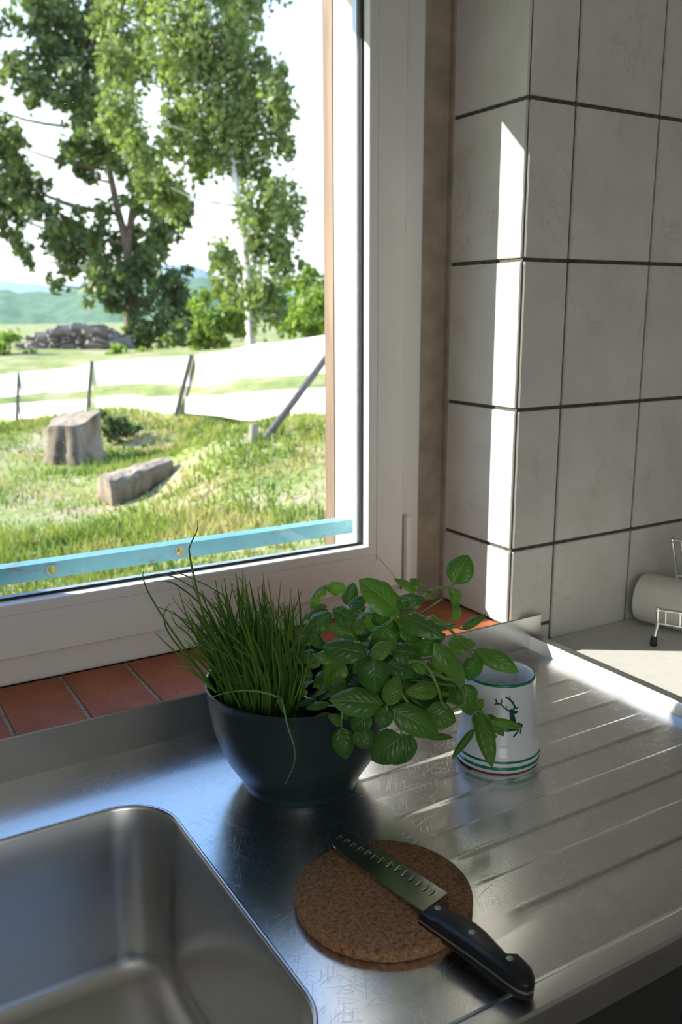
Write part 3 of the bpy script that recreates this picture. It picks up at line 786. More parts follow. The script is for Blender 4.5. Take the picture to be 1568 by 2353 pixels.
# ------------------------------------------------------------------ mug with a leaping stag
MC = np.array([-.2727, -.2913, 0.0]); MH = .1246
mug = thing('mug', 'white ceramic mug with green rim, green bands and a leaping stag', 'mug', tuple(MC))
mprof = [(0, .003), (.045, .003), (.048, .0008), (.0545, .0008), (.0573, .003), (.0580, .008), (.0582, .018), (.0578, .024), (.0562, .029), (.0535, .034), (.0520, .042), (.0505, .060), (.0492, .085), (.0482, .108), (.0477, .119),
         (.0474, .1225), (.0466, .1243), (.0455, .1246), (.0443, .1238), (.0438, .120), (.0440, .08), (.0450, .03), (.042, .010), (0, .009)]
def mr(z):
    P = mprof[3:16]
    for (ra, za), (rb, zb) in zip(P[:-1], P[1:]):
        if za <= z <= zb and zb > za: return ra+(rb-ra)*(z-za)/(zb-za)
    return P[-1][0]
lathe('body', mprof, CERAMIC, mug, 96, ang=60)
def band(z0, z1, off=.00025):
    zz = np.linspace(z0, z1, 5); pr_ = [(mr(z0)-.0004, z0)] + [(mr(z)+off, z) for z in zz] + [(mr(z1)-.0004, z1)]
    lathe('green_band', pr_, GREENB, mug, 96, ang=60)
band(.0072, .0118); band(.0172, .0205)
lathe('rim_band', [(.0474, .1212), (.04785, .1216), (.0477, .1230), (.0468, .12475), (.0456, .1251), (.0447, .1246), (.0452, .1243), (.0466, .1240), (.0473, .1222)], GREENB, mug, 96, ang=60)
lathe('foot_ring', [(.048, 0.0), (.0555, 0.0), (.0560, .0010), (.048, .0012)], CLAY, mug, 64)
MF = (1020, 1500, 6.533)
def mug_sz(u, v):                     # surface coordinates (angle, height) of a point of the drawing
    px, py_ = crop(MF, u, v); r = ray(px, py_); R = .0505
    for _ in range(4):
        o = CAM[:2]-MC[:2]; d = r[:2]; a, b, c = d@d, 2*o@d, o@o-R*R
        t = (-b-math.sqrt(max(b*b-4*a*c, 0)))/(2*a); p = CAM+r*t; R = mr(min(max(p[2], .03), .12))
    return math.atan2(p[1]-MC[1], p[0]-MC[0]), p[2]
strokes = [([(985, 872), (930, 845), (860, 775), (800, 762), (762, 778)], [24, 22, 24, 26, 16]), ([(803, 765), (790, 725), (785, 685)], [24, 20, 12]),
 ([(856, 775), (872, 730), (862, 690)], [24, 20, 12]), ([(935, 845), (945, 815), (932, 788)], [16, 14, 9]),
 ([(1045, 870), (1062, 800), (1020, 730), (975, 690), (925, 668)], [26, 26, 28, 28, 14]), ([(965, 690), (942, 665), (935, 645)], [22, 18, 12]), ([(985, 700), (996, 670), (985, 650)], [20, 16, 10]),
 ([(1042, 765), (1050, 715)], [16, 8]), ([(1062, 820), (1100, 830), (1118, 800)], [18, 18, 12]), ([(1066, 805), (1090, 795)], [14, 8]), ([(1020, 865), (1018, 835)], [14, 8]),
 ([(975, 872), (1020, 872), (1060, 895), (1112, 880)], [22, 50, 58, 26]), ([(1012, 890), (1030, 960), (1040, 1030), (1060, 1070)], [60, 78, 92, 80]),
 ([(1075, 1085), (1000, 1100), (920, 1125), (850, 1150), (790, 1160)], [76, 84, 76, 64, 40]), ([(870, 1160), (960, 1165), (1060, 1150), (1130, 1140)], [30, 46, 40, 18]),
 ([(1080, 1070), (1140, 1068), (1172, 1085), (1160, 1140), (1155, 1175), (1148, 1215)], [40, 34, 26, 18, 24, 18]), ([(1125, 1140), (1105, 1190), (1075, 1230), (1042, 1268)], [30, 18, 26, 16]),
 ([(800, 1160), (760, 1200), (790, 1250), (760, 1290)], [40, 26, 16, 20]), ([(780, 1150), (755, 1125)], [16, 8])]
Vd, Fd = [], []
for pts, ws in strokes:
    S = spline([(p[0], p[1], 0) for p in pts], 5); n = len(S)
    W = [ws[min(int(i/5), len(ws)-2)]*(1-(i % 5)/5) + ws[min(int(i/5)+1, len(ws)-1)]*((i % 5)/5) if i < n-1 else ws[-1] for i in range(n)]
    b0 = len(Vd)
    ring = []
    for i, p in enumerate(S):
        t = (S[min(i+1, n-1)]-S[max(i-1, 0)]).normalized(); q = Vector((-t.y, t.x, 0))
        for s in (-1, 0, 1): ring.append(p+q*(W[i]*.5*s*(.55 if i in (0, n-1) else 1)))
    for p in ring:
        th, z = mug_sz(p.x, p.y); R = mr(z)+.00035; Vd.append((MC[0]+R*math.cos(th), MC[1]+R*math.sin(th), z))
    for i in range(n-1):
        for s in (0, 1): Fd.append((b0+i*3+s, b0+i*3+s+1, b0+(i+1)*3+s+1, b0+(i+1)*3+s))
st = py('stag_motif', Vd, Fd, DEERG, mug); st['label'] = 'dark green painted leaping stag'
rehome(mug)
for o in mug.children:
    if o.name.split('.')[0] != 'stag_motif': o.location = (0, 0, 0)

# ------------------------------------------------------------------ cork mat and knife
TC, TR_, TH = (-.5835, -.4725), .0933, .0125
trv = thing('cork_mat', 'round brown cork mat lying on the steel draining board', 'mat', (TC[0], TC[1], 0.0))
lathe('disc', [(0, .0003), (TR_-.002, .0003), (TR_, .002), (TR_+.0003, TH*.5), (TR_, TH-.002), (TR_-.002, TH), (TR_*.5, TH), (0, TH)], CORK, trv, 96, ang=50)
KZ = .0165
knf = thing('kitchen_knife', 'broad steel kitchen knife with black riveted handle across the cork mat', 'knife', tuple(at_z(960, 2080, KZ-.003)))
K5 = (640, 1860, 2.45)
def kp(u, v, z): p = crop(K5, u, v); return at_z(*p, z)
spine = [(815, 578), (700, 500), (600, 428), (500, 355), (420, 300), (360, 250), (318, 215), (296, 180), (286, 150), (292, 128)]
edge = [(325, 112), (375, 122), (430, 145), (500, 185), (600, 245), (700, 308), (800, 370), (880, 422), (955, 470)]
sp3 = [kp(u, v, KZ+.0010) for u, v in spine]; ed3 = [kp(u, v, KZ-.001) for u, v in edge]
sp3 = [np.array(p) for p in spline(sp3, 3)]; ed3 = [np.array(p) for p in spline(ed3[::-1], 3)]
n = 24
def resamp(P, n):
    P = np.array(P); d = np.r_[0, np.cumsum(np.linalg.norm(np.diff(P, axis=0), axis=1))]; t = np.linspace(0, d[-1], n)
    return np.stack([np.interp(t, d, P[:, k]) for k in range(3)], 1)
S_, E_ = resamp(sp3, n), resamp(ed3, n)
V, F = [], []; m = 7
for i in range(n):
    th_ = .0011*(1-.5*i/n)
    for j in range(m):
        t = j/(m-1); V.append(S_[i]*(1-t)+E_[i]*t + np.array([0, 0, th_*(1-t**1.5)]))
for i in range(n):
    for j in range(m):
        t = j/(m-1); V.append(S_[i]*(1-t)+E_[i]*t - np.array([0, 0, .0011*(1-.5*i/n)*(1-t**1.5)+.0001]))
o2 = n*m
for i in range(n-1):
    for j in range(m-1):
        F.append((i*m+j, i*m+j+1, (i+1)*m+j+1, (i+1)*m+j)); F.append((o2+i*m+j, o2+(i+1)*m+j, o2+(i+1)*m+j+1, o2+i*m+j+1))
for i in range(n-1): F.append((i*m, (i+1)*m, o2+(i+1)*m, o2+i*m)); F.append((i*m+m-1, o2+i*m+m-1, o2+(i+1)*m+m-1, (i+1)*m+m-1))
for j in range(m-1): F.append((j, o2+j, o2+j+1, j+1)); F.append(((n-1)*m+j, (n-1)*m+j+1, o2+(n-1)*m+j+1, o2+(n-1)*m+j))
bl = py('blade', V, F, BLADE, knf, True, 25)
# scalloped hollows along the cutting edge: shallow oval dishes set in the blade
kdir = Vector(E_[0]-E_[-1]).normalized(); kcr = Vector((-kdir.y, kdir.x, 0))
for u, v in [(345, 155), (382, 177), (420, 199), (460, 221), (500, 243), (540, 265), (580, 287), (632, 307), (672, 331), (713, 357), (753, 384), (794, 409), (830, 438), (866, 462)]:
    c0 = Vector(kp(u, v, KZ+.00085)); V, F = [c0+Vector((0, 0, -.0004))], []
    # dish axes: across the blade and slightly raked
    A = (kcr*.0068 + kdir*-.0008); B = kdir*.0019; NN = 16
    for rr, zz in ((.45, -.0003), (.8, .00005), (1.0, .0003)):
        for k in range(NN):
            a = 2*PI*k/NN; V.append(c0+A*(rr*math.cos(a))+B*(rr*math.sin(a))+Vector((0, 0, zz)))
    for k in range(NN): F.append((0, 1+k, 1+(k+1) % NN))
    for q in range(2):
        for k in range(NN): a_, b_ = 1+q*NN+k, 1+q*NN+(k+1) % NN; F.append((a_, a_+NN, b_+NN, b_))
    py('hollow', V, F, BLADE, bl, True)
# handle: two scales round a steel tang
hout = [(790, 577), (850, 543), (920, 505), (945, 530), (960, 552), (1000, 572), (1060, 598), (1120, 635), (1180, 684), (1240, 750), (1290, 803), (1340, 824), (1390, 838), (1430, 880), (1447, 930), (1440, 975),
        (1400, 990), (1345, 970), (1280, 925), (1180, 850), (1080, 778), (980, 708), (880, 640)]
ZT = KZ+.0095
def scale_part(name, zlo, zhi, mat, ins_lo, ins_hi, grow=0.0):
    P = np.array([kp(u, v, ZT) for u, v in hout]); c_ = P.mean(0)
    out_, N_ = [], len(P)
    nrm_ = []
    for i in range(N_):
        t = P[(i+1) % N_]-P[i-1]; q = np.array([t[1], -t[0], 0]); q /= np.linalg.norm(q)
        if q @ (P[i]-c_) < 0: q = -q
        nrm_.append(q)
    nrm_ = np.array(nrm_); bm = bmesh.new(); rings = []
    K = 5
    for k in range(K+1):
        t = k/K; z = zlo+(zhi-zlo)*t
        if ins_hi >= 0: ins = ins_hi*(1-math.sqrt(max(0, 1-max(0, (t-.45)/.55)**2)))
        else: ins = -ins_hi*(1-math.sqrt(max(0, 1-max(0, (.55-t)/.55)**2)))
        rings.append([bm.verts.new((*(P[i]-nrm_[i]*(ins-grow))[:2], z)) for i in range(N_)])
    for a, b in zip(rings[:-1], rings[1:]):
        for i in range(N_): bm.faces.new((a[i], a[(i+1) % N_], b[(i+1) % N_], b[i]))
    bm.faces.new(rings[0][::-1]); bm.faces.new(rings[-1])
    return bm_obj(name, bm, mat, knf, True, 50)
HS = scale_part('handle_scale', KZ+.0016, ZT, BLACKP, 0, .0030)
scale_part('handle_scale', KZ-.0095, KZ-.0006, BLACKP, 0, -.0030)
scale_part('tang', KZ-.0006, KZ+.0016, RIVET, 0, 0, .0003)
for u, v in [(898, 553), (1090, 690), (1303, 838)]:
    p = kp(u, v, ZT+.0001); lathe('rivet', [(0, .0005), (.0030, .0004), (.0035, 0), (.0035, -.003)], RIVET, HS, 24, tuple(p), 60)
rehome(trv)
for o in trv.children: o.location = (0, 0, 0)
rehome(knf)

# ------------------------------------------------------------------ wire rack and white crockery on the right worktop
rk = thing('dish_rack', 'chrome wire dish rack standing on the grey worktop', 'rack', tuple(at_z(1502, 1483, .003)))
fa, fb = at_z(1512, 1400, .076), at_z(1568, 1408, .076); dr = fb-fa; dr /= np.linalg.norm(dr)
perp = np.array([-dr[1], dr[0], 0]);  perp = perp if perp[1] > 0 else -perp
foot = at_z(1502, 1483, .003)
LEN = .34
def wire(a, b, r=.0022, name='wire'): return tube(name, [a, b], r, CHROME, rk, 8)
lowo = perp*.012+np.array([0, 0, -.030])
for q, nm in ((fa, 'top_rail'), (fa+np.array([0, 0, .0])+lowo, 'bottom_rail')):
    wire(q, q+dr*LEN, .0032 if nm == 'top_rail' else .0028, nm)
lathe('end_cap', [(0, -.0055), (.0045, -.003), (.0055, 0), (.0045, .003), (0, .0055)], CHROME, rk, 16, tuple(fa))
for k in range(13): wire(fa+dr*(.014+.025*k), fa+dr*(.014+.025*k)+lowo)
wire(fa, fa+lowo, .0030, 'strut')
back = perp*.135; ua = fa+back*.62+np.array([0, 0, .100])
ub = at_ax(1545, 1240, 1, ua[1]); ua = ub
wire(ua, ua+dr*LEN, .0034, 'upper_rail'); lathe('end_cap', [(0, -.0065), (.0055, -.003), (.0065, 0), (.0055, .003), (0, .0065)], CHROME, rk, 16, tuple(ua))
ul = at_ax(1556, 1322, 1, ua[1]+.01)
wire(ul, ul+dr*LEN, .0030, 'upper_bottom_rail'); wire(ua, ul, .0032, 'strut')
for k in range(12): wire(ua+dr*(.016+.025*k), ul+dr*(.016+.025*k))
for s in (0.0, LEN-.02):
    lg = tube('leg', [foot+dr*s+np.array([0, 0, .010]), fa+lowo+dr*s], .0034, CHROME, rk, 8)
    lathe('rubber_foot', [(0, 0), (.0062, 0), (.0066, .003), (.0058, .017), (.0035, .018), (0, .018)], RUBBER, lg, 16, tuple(foot+dr*s))
    rear = foot+dr*(s+.04)+perp*.12; rear[1] = min(rear[1], -.012)
    lg = tube('leg', [rear+np.array([0, 0, .010]), ul+dr*s], .0032, CHROME, rk, 8)
    lathe('rubber_foot', [(0, 0), (.0062, 0), (.0066, .003), (.0058, .017), (.0035, .018), (0, .018)], RUBBER, lg, 16, tuple(rear))
rehome(rk)
# white beaker lying on its side in the rack
cyc = at_z(1477, 1371, .0525)
axd = at_z(1568, 1390, .0525)-cyc; axd /= np.linalg.norm(axd)
cyl = lathe('beaker', [(0, -.004), (.040, -.004), (.0455, -.001), (.0475, .006), (.0500, .16), (.0495, .163), (.0470, .16), (.044, .010), (0, .008)], CREAM, None, 64, ang=45)
cyl.location = Vector(cyc); cyl.rotation_euler = Vector(axd).to_track_quat('Z', 'Y').to_euler()
tag(cyl, 'white crockery beaker lying on its side in the chrome dish rack', 'beaker')

# ------------------------------------------------------------------ outside: ground
ctl = []
for (px, py_, d) in [(0, 967, 13), (170, 1064, 8.5), (250, 1178, 6.2), (403, 950, 10.4), (740, 968, 6.9), (580, 1008, 6.4), (740, 1250, 3.9), (0, 1370, 4.0), (400, 1330, 3.6), (0, 1150, 6.5),
                     (180, 800, 24), (300, 815, 27), (575, 790, 24), (720, 800, 18), (-600, 900, 14), (-600, 1200, 6), (-900, 800, 26), (1200, 900, 7.5), (1200, 1200, 4), (1400, 780, 20),
                     (0, 770, 40), (600, 760, 40), (1300, 750, 45), (-800, 770, 50)]:
    ctl.append(at_d(px, py_, d))
ctl = np.array(ctl); CX, CZ = ctl[:, :2], ctl[:, 2]
def ground(x, y):
    x, y = np.asarray(x, float), np.asarray(y, float)
    d2 = (x[..., None]-CX[:, 0])**2 + (y[..., None]-CX[:, 1])**2
    sc = 1.0+.04*((CX[:, 0])**2+(CX[:, 1])**2)
    w = 1/(d2/sc+.12)**2
    return (w*CZ).sum(-1)/w.sum(-1)
def gpt(px, py_):                       # where a sight line meets the ground
    lo = 1.5; prev = None
    for d in np.arange(2.0, 60, .05):
        p = at_d(px, py_, d)
        if p[2] < ground(p[0], p[1]): return np.array([p[0], p[1], float(ground(p[0], p[1]))])
    return p
gxs = np.r_[np.linspace(-60, -8, 27), np.linspace(-7.5, 16, 95), np.linspace(17, 80, 32)]
gys = np.r_[np.linspace(.36, 16, 64), np.linspace(16.6, 46, 40), np.linspace(48, 90, 12)]
X, Y = np.meshgrid(gxs, gys); Z = ground(X, Y); Z += .02*np.sin(X*2.3+Y)*np.cos(Y*1.9)
V = np.stack([X, Y, Z], -1).reshape(-1, 3); nx = len(gxs)
F = [(j*nx+i, j*nx+i+1, (j+1)*nx+i+1, (j+1)*nx+i) for j in range(len(gys)-1) for i in range(nx-1)]
gr = py('lawn_ground', V, F, MEADOW, None, True); struct(gr, 'sunlit uneven meadow outside the window')
# grass tufts, thick enough to cover the near slope
NB = 95000
ds = RNG.uniform(2.3, 12.5, NB); pxs = RNG.uniform(-1100, 1000, NB)
bx = CAM[0]+ds*(FW[0]+RT[0]*(pxs-784)/FPX); by = CAM[1]+ds*(FW[1]+RT[1]*(pxs-784)/FPX)
keep = by > .5; bx, by, ds = bx[keep], by[keep], ds[keep]
clump = (np.sin(bx*1.7+by*.6)+np.sin(by*2.3-bx)+np.sin(bx*4.1+by*3.7)*.6)
keep = RNG.uniform(-2.2, 2.2, len(bx)) < clump+.6; bx, by, ds = bx[keep], by[keep], ds[keep]
bz = ground(bx, by); nb = len(bx); hh = RNG.uniform(.02, .075, nb)*(1+.25*np.clip(clump[keep], -1, 1)); a = RNG.uniform(0, 2*PI, nb); w_ = .0035+.0012*ds
la, ll = RNG.uniform(0, 2*PI, nb), hh*RNG.uniform(.1, .8, nb)
p0 = np.stack([bx-w_*np.cos(a), by-w_*np.sin(a), bz-.01], 1); p1 = np.stack([bx+w_*np.cos(a), by+w_*np.sin(a), bz-.01], 1)
p2 = np.stack([bx+ll*np.cos(la), by+ll*np.sin(la), bz+hh], 1)
V = np.stack([p0, p1, p2], 1).reshape(-1, 3)
def tri_mesh(name, V, nper, mat, parent=None):
    me = bpy.data.meshes.new(name); nv = len(V); nf = nv//nper
    me.vertices.add(nv); me.vertices.foreach_set('co', np.asarray(V, np.float32).ravel())
    me.loops.add(nv); me.loops.foreach_set('vertex_index', np.arange(nv, dtype=np.int32))
    me.polygons.add(nf); me.polygons.foreach_set('loop_start', np.arange(0, nv, nper, dtype=np.int32))
    try: me.polygons.foreach_set('loop_total', np.full(nf, nper, dtype=np.int32))
    except Exception: pass
    me.update(calc_edges=True); return link(name, me, mat, parent)
g = tri_mesh('grass', V, 3, GRASSB); g['kind'] = 'stuff'; g['label'] = 'sunlit yellow-green grass on the slope outside'; g['category'] = 'grass'

# ------------------------------------------------------------------ outside: cut logs
def stump(name, label, base_px, top_px, w_px, d, lean=(0, 0), seed=1, flat=1.0):
    rs = np.random.default_rng(seed)
    b, t = gpt(*base_px), None
    d = depth(b); b[2] -= .04
    t = at_d(*top_px, d); R = w_px/2/FPX*d
    root = thing(name, label, 'log', tuple(b)); N, K = 36, 12
    ax = t-b
    th_ = 2*PI*np.arange(N)/N; amp = 1+.10*np.sin(2*th_+seed)+.06*np.sin(5*th_+1.3*seed)+.035*np.sin(9*th_)+.02*rs.standard_normal(N)
    V, F = [], []
    for k in range(K):
        s = k/(K-1); fl = 1+.22*(1-s)**3
        for i in range(N):
            th = 2*PI*i/N; r = R*amp[i]*fl*(1+.03*rs.standard_normal())
            V.append((ax[0]*s+r*math.cos(th), ax[1]*s+r*math.sin(th)*flat, ax[2]*s+s**3*(.30*R*math.cos(th-.3)+.08*R*math.sin(th*3+seed))))
    for k in range(K-1):
        for i in range(N): F.append((k*N+i, k*N+(i+1) % N, (k+1)*N+(i+1) % N, (k+1)*N+i))
    F.append(tuple(range(N))[::-1]); py('bark', V, F, STUMP, root, True, 80)
    topv = [(v[0], v[1], v[2]+.002) for v in V[(K-1)*N:]]; c = np.mean(topv, 0); c[2] += .012
    py('cut_face', topv+[tuple(c)], [(i, (i+1) % N, N) for i in range(N)], STUMPTOP, root)
    return root
stump('tree_stump', 'tall pale tree stump standing in the grass before the fence', (172, 1062), (166, 962), 108, 8.5, seed=3)
# low log slab lying tilted, nearer the window
def log_slab():
    c = gpt(300, 1160); d = depth(c); c = c + np.array([0, 0, 0])
    root = thing('log_slab', 'low tilted log slab lying in the grass nearer the window', 'log', tuple(c))
    top = [(235, 1085), (262, 1062), (300, 1052), (350, 1044), (400, 1047), (408, 1062), (395, 1078), (350, 1092), (300, 1112), (262, 1122), (236, 1110)]
    bot = [(230, 1172), (258, 1176), (290, 1150), (340, 1132), (400, 1095)]
    # slab box in world space: length axis along the visible top, thickness down
    pA, pB = at_d(248, 1103, d), at_d(398, 1058, d+.25); ax = pB-pA; Ln = np.linalg.norm(ax); ax /= Ln
    side = np.cross(ax, [0, 0, 1]); side /= np.linalg.norm(side); side = side if side@FW > 0 else -side
    hgt0, hgt1 = .27, .11; N, K = 14, 12; rs = np.random.default_rng(5); V, F = [], []
    sec = [(-.40, 0), (-.55, .22), (-.50, .50), (-.54, .78), (-.42, .96), (-.15, 1.05), (.15, 1.0), (.4, .98), (.5, .80), (.55, .4), (.45, 0), (.2, -.05), (-.2, -.05), (-.35, -.02)]
    for k in range(K+1):
        s = k/K; h = hgt0+(hgt1-hgt0)*s
        for (a_, b_) in sec:
            wdt = .28*(1-.25*s)*(1+.12*math.sin(k*1.9)); p = pA+ax*(Ln*s)+side*(a_*wdt*(1+.05*rs.standard_normal())+.10)
            V.append(p - c + np.array([0, 0, -h+b_*h*(1+.02*rs.standard_normal())]))
    for k in range(K):
        for i in range(N): F.append((k*N+i, k*N+(i+1) % N, (k+1)*N+(i+1) % N, (k+1)*N+i))
    F.append(tuple(range(N))[::-1]); F.append(tuple(K*N+i for i in range(N)))
    py('bark', V, F, STUMP, root, True, 80)
    cap = [np.array(V[k*N+i])+[0, 0, .004] for k in range(K+1) for i in (4, 5, 6, 7)]
    py('cut_face', cap, [(k*4+i, k*4+i+1, (k+1)*4+i+1, (k+1)*4+i) for k in range(K) for i in range(3)], STUMPTOP, root)
log_slab()

# ------------------------------------------------------------------ outside: plank fence
fence = thing('plank_fence', 'low fence of two wide glare-white planks on dark posts across the meadow', 'fence', tuple(gpt(403, 955)))
FC = np.array(fence.location)
def D(px):                              # distance of the fence line at a picture column
    return float(np.interp(px, [-1100, -60, 40, 205, 420, 620, 760, 1300], [19, 14.2, 13.0, 11.6, 10.2, 8.4, 7.1, 3.6]))
rails = [  # top edge, bottom edge as picture heights at columns
 ([(-1100, 880), (-200, 868), (0, 862), (45, 856), (60, 854), (100, 852), (190, 842), (212, 832)], [(-1100, 930), (-200, 925), (0, 913), (45, 908), (60, 906), (100, 900), (150, 902), (212, 896)]),
 ([(218, 832), (280, 826), (350, 822), (436, 818)], [(218, 886), (250, 884), (330, 880), (420, 886), (436, 886)]),
 ([(452, 816), (520, 806), (600, 788), (650, 786), (745, 770), (950, 735)], [(442, 886), (470, 888), (560, 868), (650, 864), (745, 857), (950, 850)]),
 ([(-1100, 955), (-200, 945), (0, 930), (45, 926), (120, 921), (200, 918), (212, 916)], [(-1100, 990), (-200, 985), (0, 968), (60, 962), (120, 962), (200, 960), (212, 960)]),
 ([(222, 912), (310, 906), (340, 914), (412, 910)], [(222, 960), (300, 958), (412, 948)]),
 ([(425, 912), (500, 908), (600, 898), (745, 890), (950, 872)], [(418, 948), (500, 955), (560, 966), (745, 968), (950, 975)])]
for top, bot in rails:
    x0_, x1_ = max(top[0][0], bot[0][0]), min(top[-1][0], bot[-1][0]); n = max(6, int((x1_-x0_)/16)); V, F = [], []
    for i in range(n+1):
        px = x0_+(x1_-x0_)*i/n; d = D(px)
        yt = np.interp(px, *zip(*top)); ybm = np.interp(px, *zip(*bot))
        a_, b_ = at_d(px, ybm, d)-FC, at_d(px, yt, d)-FC
        b_ = np.array([a_[0], a_[1], b_[2]]); off = np.array([FW[0], FW[1], 0])*.03
        V += [a_, b_, b_+off, a_+off]
    for i in range(n):
        for k in range(4): F.append((i*4+k, i*4+(k+1) % 4, (i+1)*4+(k+1) % 4, (i+1)*4+k))
    F += [(3, 2, 1, 0), (n*4, n*4+1, n*4+2, n*4+3)]
    py('plank', V, F, PLANK, fence)
for (tx, ty, bx_, by_, w) in [(43, 860, 38, 968, 8), (211, 834, 200, 955, 9), (440, 820, 402, 955, 11), (453, 818, 415, 955, 9), (-150, 862, -155, 980, 9), (-400, 866, -405, 985, 9), (-680, 870, -685, 988, 9), (-980, 874, -985, 992, 9)]:
    off = .10 if tx == 453 else -.10; d = D(bx_)+off
    P0, P1 = at_d(bx_, by_+8, d)-FC, at_d(tx, ty-4, D(tx)+off)-FC; r = w/FPX*d*.5
    tube('post', [P0, P1], r, PALEW if tx == 453 else POSTW, fence, 8)
tube('brace', [gpt(584, 1012)-FC-np.array([0, 0, .1]), at_d(770, 795, D(770)-.25)-FC], .028, POSTW, fence, 8)
tube('stake', [gpt(580, 1014)-FC-np.array([0, 0, .1]), at_d(584, 975, depth(gpt(580, 1014)))-FC], .035, PALEW, fence, 8)

# ------------------------------------------------------------------ outside: trees
def foliage(name, blobs, d, n, size, mat, parent, dj=1.0, squash=1.0, seed=1, vertical=0.0, shell=.35):
    rs = np.random.default_rng(seed); C_ = []; R_ = []
    for (px, py_, r) in blobs:
        dd = d+rs.uniform(-dj, dj); C_.append(at_d(px, py_, dd)); R_.append(r/FPX*dd)
    C_, R_ = np.array(C_), np.array(R_); w = R_**2; idx = rs.choice(len(blobs), n, p=w/w.sum())
    # leaves gather on twig clusters inside each crown lobe
    sub = 16; dirs = rs.standard_normal((len(blobs), sub, 3)); dirs /= np.linalg.norm(dirs, axis=-1, keepdims=True)
    dirs *= rs.uniform(shell, 1.0, (len(blobs), sub, 1)); k = rs.integers(0, sub, n)
    cen = C_[idx]+dirs[idx, k]*R_[idx][:, None]; jit = rs.standard_normal((n, 3))*(R_[idx]*.16)[:, None]
    jit[:, 2] *= (1+vertical)
    P = cen+jit; P[:, 2] -= vertical*np.abs(rs.standard_normal(n))*R_[idx]*.25
    a = rs.standard_normal((n, 3)); a /= np.linalg.norm(a, axis=1, keepdims=True); b = np.cross(a, rs.standard_normal((n, 3))); b /= np.linalg.norm(b, axis=1, keepdims=True)
    s = size*rs.uniform(.6, 1.25, n)[:, None]; org = np.array(parent.location)
    q = np.stack([P-a*s, P-b*s*.55, P+a*s, P+b*s*.55], 1) - org
    o = tri_mesh(name, q.reshape(-1, 3), 4, mat, parent); o['kind'] = 'stuff'; return C_, R_
def tree(name, label, base_px, d, trunk_px, tw, bark, blobs, n, size, mat, seed, dj=1.2, group=None, vertical=0, cat='tree'):
    base = at_d(*base_px, d); base[2] = float(ground(base[0], base[1]))-.1
    root = thing(name, label, cat, tuple(base), group); pts = [np.zeros(3)] + [at_d(*p, d)-base for p in trunk_px]
    S = spline(pts, 5); nn = len(S); r0 = tw/FPX*d*.5
    tube('trunk', S, [r0*(1-.7*i/(nn-1)) for i in range(nn)], bark, root, 10)
    C_, R_ = foliage('foliage', blobs, d, n, size, mat, root, dj, seed=seed, vertical=vertical)
    rs = random.Random(seed)
    for i, c in enumerate(C_):
        if i % 2: continue
        cl = c-base; j = min(range(nn//4, nn), key=lambda q: abs(S[q].z - (cl[2]-R_[i]*1.2))); s0 = S[j]
        mid = (s0+Vector(cl))/2+Vector((0, 0, -R_[i]*.25))
        Bz = spline([s0, mid, Vector(cl)], 4); m_ = len(Bz)
        tube('branch', Bz, [r0*.32*(1-.8*q/(m_-1)) for q in range(m_)], bark, root, 6)
    return root
oak = [(80, 40, 80), (170, 60, 90), (215, 150, 70), (60, 170, 65), (150, 225, 72), (230, 245, 60), (255, 330, 62), (190, 320, 55), (190, 375, 50), (320, 375, 60), (10, 400, 65), (25, 500, 62), (80, 440, 50), (110, 500, 50),
       (330, 460, 55), (400, 505, 55), (150, 550, 62), (220, 520, 60), (310, 560, 58), (370, 560, 50), (180, 600, 45), (240, 635, 60), (320, 640, 65), (390, 650, 50), (340, 725, 72), (405, 705, 55), (400, 765, 50), (330, 780, 45),
       (135, 655, 26), (-40, 320, 80), (-70, 450, 90), (-60, 60, 90), (300, 130, 60), (240, 20, 60), (90, -80, 120), (240, -120, 120), (60, 590, 28), (245, 685, 45), (-120, 200, 100), (-100, 600, 60), (25, 330, 36), (120, 130, 60)]
tree('oak_tree', 'large dark green broadleaf tree at the left with a forked trunk', (300, 812), 27, [(298, 760), (295, 640), (290, 560), (268, 470), (240, 330), (215, 150), (200, -60)], 27, BARK, oak, 21000, .15, OAKL, 11)
root_oak = bpy.data.objects['oak_tree']
tube('fork', [Vector(at_d(293, 575, 27)-np.array(root_oak.location)), Vector(at_d(306, 470, 27)-np.array(root_oak.location)), Vector(at_d(318, 330, 27)-np.array(root_oak.location))], [.15, .10, .05], BARK, root_oak, 8)
birch = [(290, 60, 70), (285, 150, 62), (285, 240, 55), (330, 330, 58), (360, 415, 52), (400, 460, 40), (400, 60, 80), (490, 50, 80), (570, 40, 60), (420, 150, 80), (520, 150, 80), (600, 170, 60), (640, 225, 46), (625, 290, 52),
         (560, 260, 72), (470, 250, 72), (400, 290, 62), (450, 370, 48), (560, 350, 55), (600, 400, 40), (600, 470, 60), (665, 490, 46), (620, 550, 62), (650, 600, 45), (530, 625, 48), (600, 660, 58), (545, 690, 45), (635, 700, 48),
         (400, -80, 120), (520, -100, 120), (300, -100, 100), (390, 440, 34), (660, 340, 28), (655, 430, 30), (500, 330, 50), (510, 575, 36)]
tree('birch_tree', 'light green birch with a white trunk beside the oak', (578, 795), 22, [(575, 740), (570, 640), (556, 520), (538, 400), (515, 260), (490, 100), (470, -80)], 24, BIRCH, birch, 24000, .105, BIRCHL, 23, vertical=.9)
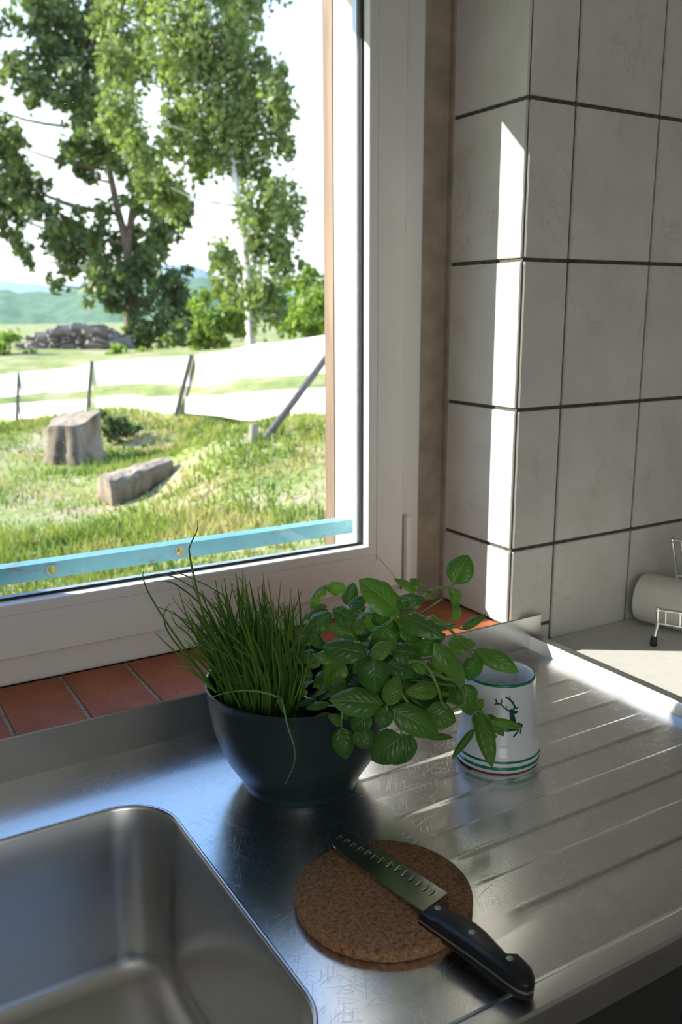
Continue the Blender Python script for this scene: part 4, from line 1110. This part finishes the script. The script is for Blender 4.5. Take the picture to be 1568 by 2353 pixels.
for k, (lb, bpx, d, bl, n) in enumerate([
    ('bright green bush behind the fence beside the wooden board', (715, 800), 19, [(705, 665, 50), (730, 710, 55), (690, 740, 45), (745, 760, 50), (705, 630, 18), (790, 700, 60), (850, 730, 60)], 4200),
    ('yellow-green bush behind the fence between oak and birch trunks', (500, 800), 21, [(490, 725, 45), (520, 760, 45), (470, 770, 35), (535, 745, 30), (460, 690, 25)], 3600),
    ('low green bush at the left edge behind the fence', (20, 850), 21, [(10, 800, 45), (-40, 790, 50), (60, 830, 28), (270, 815, 22), (330, 820, 24)], 1800)]):
    tree('bush', lb, bpx, d, [(bpx[0], bpx[1]-30), (bpx[0]+4, bpx[1]-70)], 8, BARK, bl, n, .085, BUSHL, 31+k, .6, 'bushes behind the fence', cat='bush')

wd = gpt(272, 1022)
tree('weed_clump', 'dark green clump of weeds growing beside the tall stump', (272, 1024), depth(wd), [(272, 1005), (274, 985)], 3, BARK, [(250, 975, 22), (285, 975, 24), (262, 1000, 22), (305, 990, 18), (235, 955, 14)], 2600, .022, OAKL, 44, .12, cat='weeds')
# ------------------------------------------------------------------ outside: log pile and wooded hills
wp = thing('wood_pile', 'greyish pile of cut branches far beyond the fence at left', 'wood pile', tuple(at_d(180, 812, 25)))
V, F = [], []; rs = np.random.default_rng(9)
for k in range(260):
    px = rs.uniform(70, 285); top = np.interp(px, [70, 120, 190, 250, 285], [795, 762, 742, 765, 785]); py_ = rs.uniform(top, 812)
    c = at_d(px, py_, 25+rs.uniform(-.8, .8)); a = rs.uniform(0, PI); L_ = rs.uniform(.25, .6); dv = np.array([math.cos(a), math.sin(a)*.4, rs.uniform(-.25, .25)])*L_
    v, f = tube_data([c-dv-np.array(wp.location), c+dv-np.array(wp.location)], rs.uniform(.03, .08), 6); o = len(V); V += v; F += [tuple(i+o for i in q) for q in f]
pile = py('branches', V, F, mat_wood('dead_wood', (.13, .10, .085), (.36, .30, .27), (2, 2, 2)), wp); pile['kind'] = 'stuff'
def hill(name, label, prof, d, mat, thick=60, bumps=.0):
    V, F = [], []; pxs = np.linspace(-1600, 2600, 180); hs = np.interp(pxs, *zip(*prof)); rs = np.random.default_rng(4)
    hs = hs + rs.standard_normal(len(pxs))*bumps
    for px, h in zip(pxs, hs):
        t = at_d(px, h, d); b = at_d(px, 860, d*.75); k = t + (t-CAM)*.25; k[2] = b[2]
        V += [b, b*.45+t*.55+np.array([0, 0, (t[2]-b[2])*.12]), t, k]
    for i in range(len(pxs)-1):
        for q in range(3): F.append((i*4+q, (i+1)*4+q, (i+1)*4+q+1, i*4+q+1))
    struct(py(name, V, F, mat, None, True), label)
hill('near_hill', 'wooded green hill behind the trees', [(-1600, 700), (-200, 670), (0, 668), (90, 672), (180, 660), (260, 650), (420, 640), (470, 640), (560, 660), (745, 690), (2600, 720)], 150, HILL_NEAR, bumps=2.2)
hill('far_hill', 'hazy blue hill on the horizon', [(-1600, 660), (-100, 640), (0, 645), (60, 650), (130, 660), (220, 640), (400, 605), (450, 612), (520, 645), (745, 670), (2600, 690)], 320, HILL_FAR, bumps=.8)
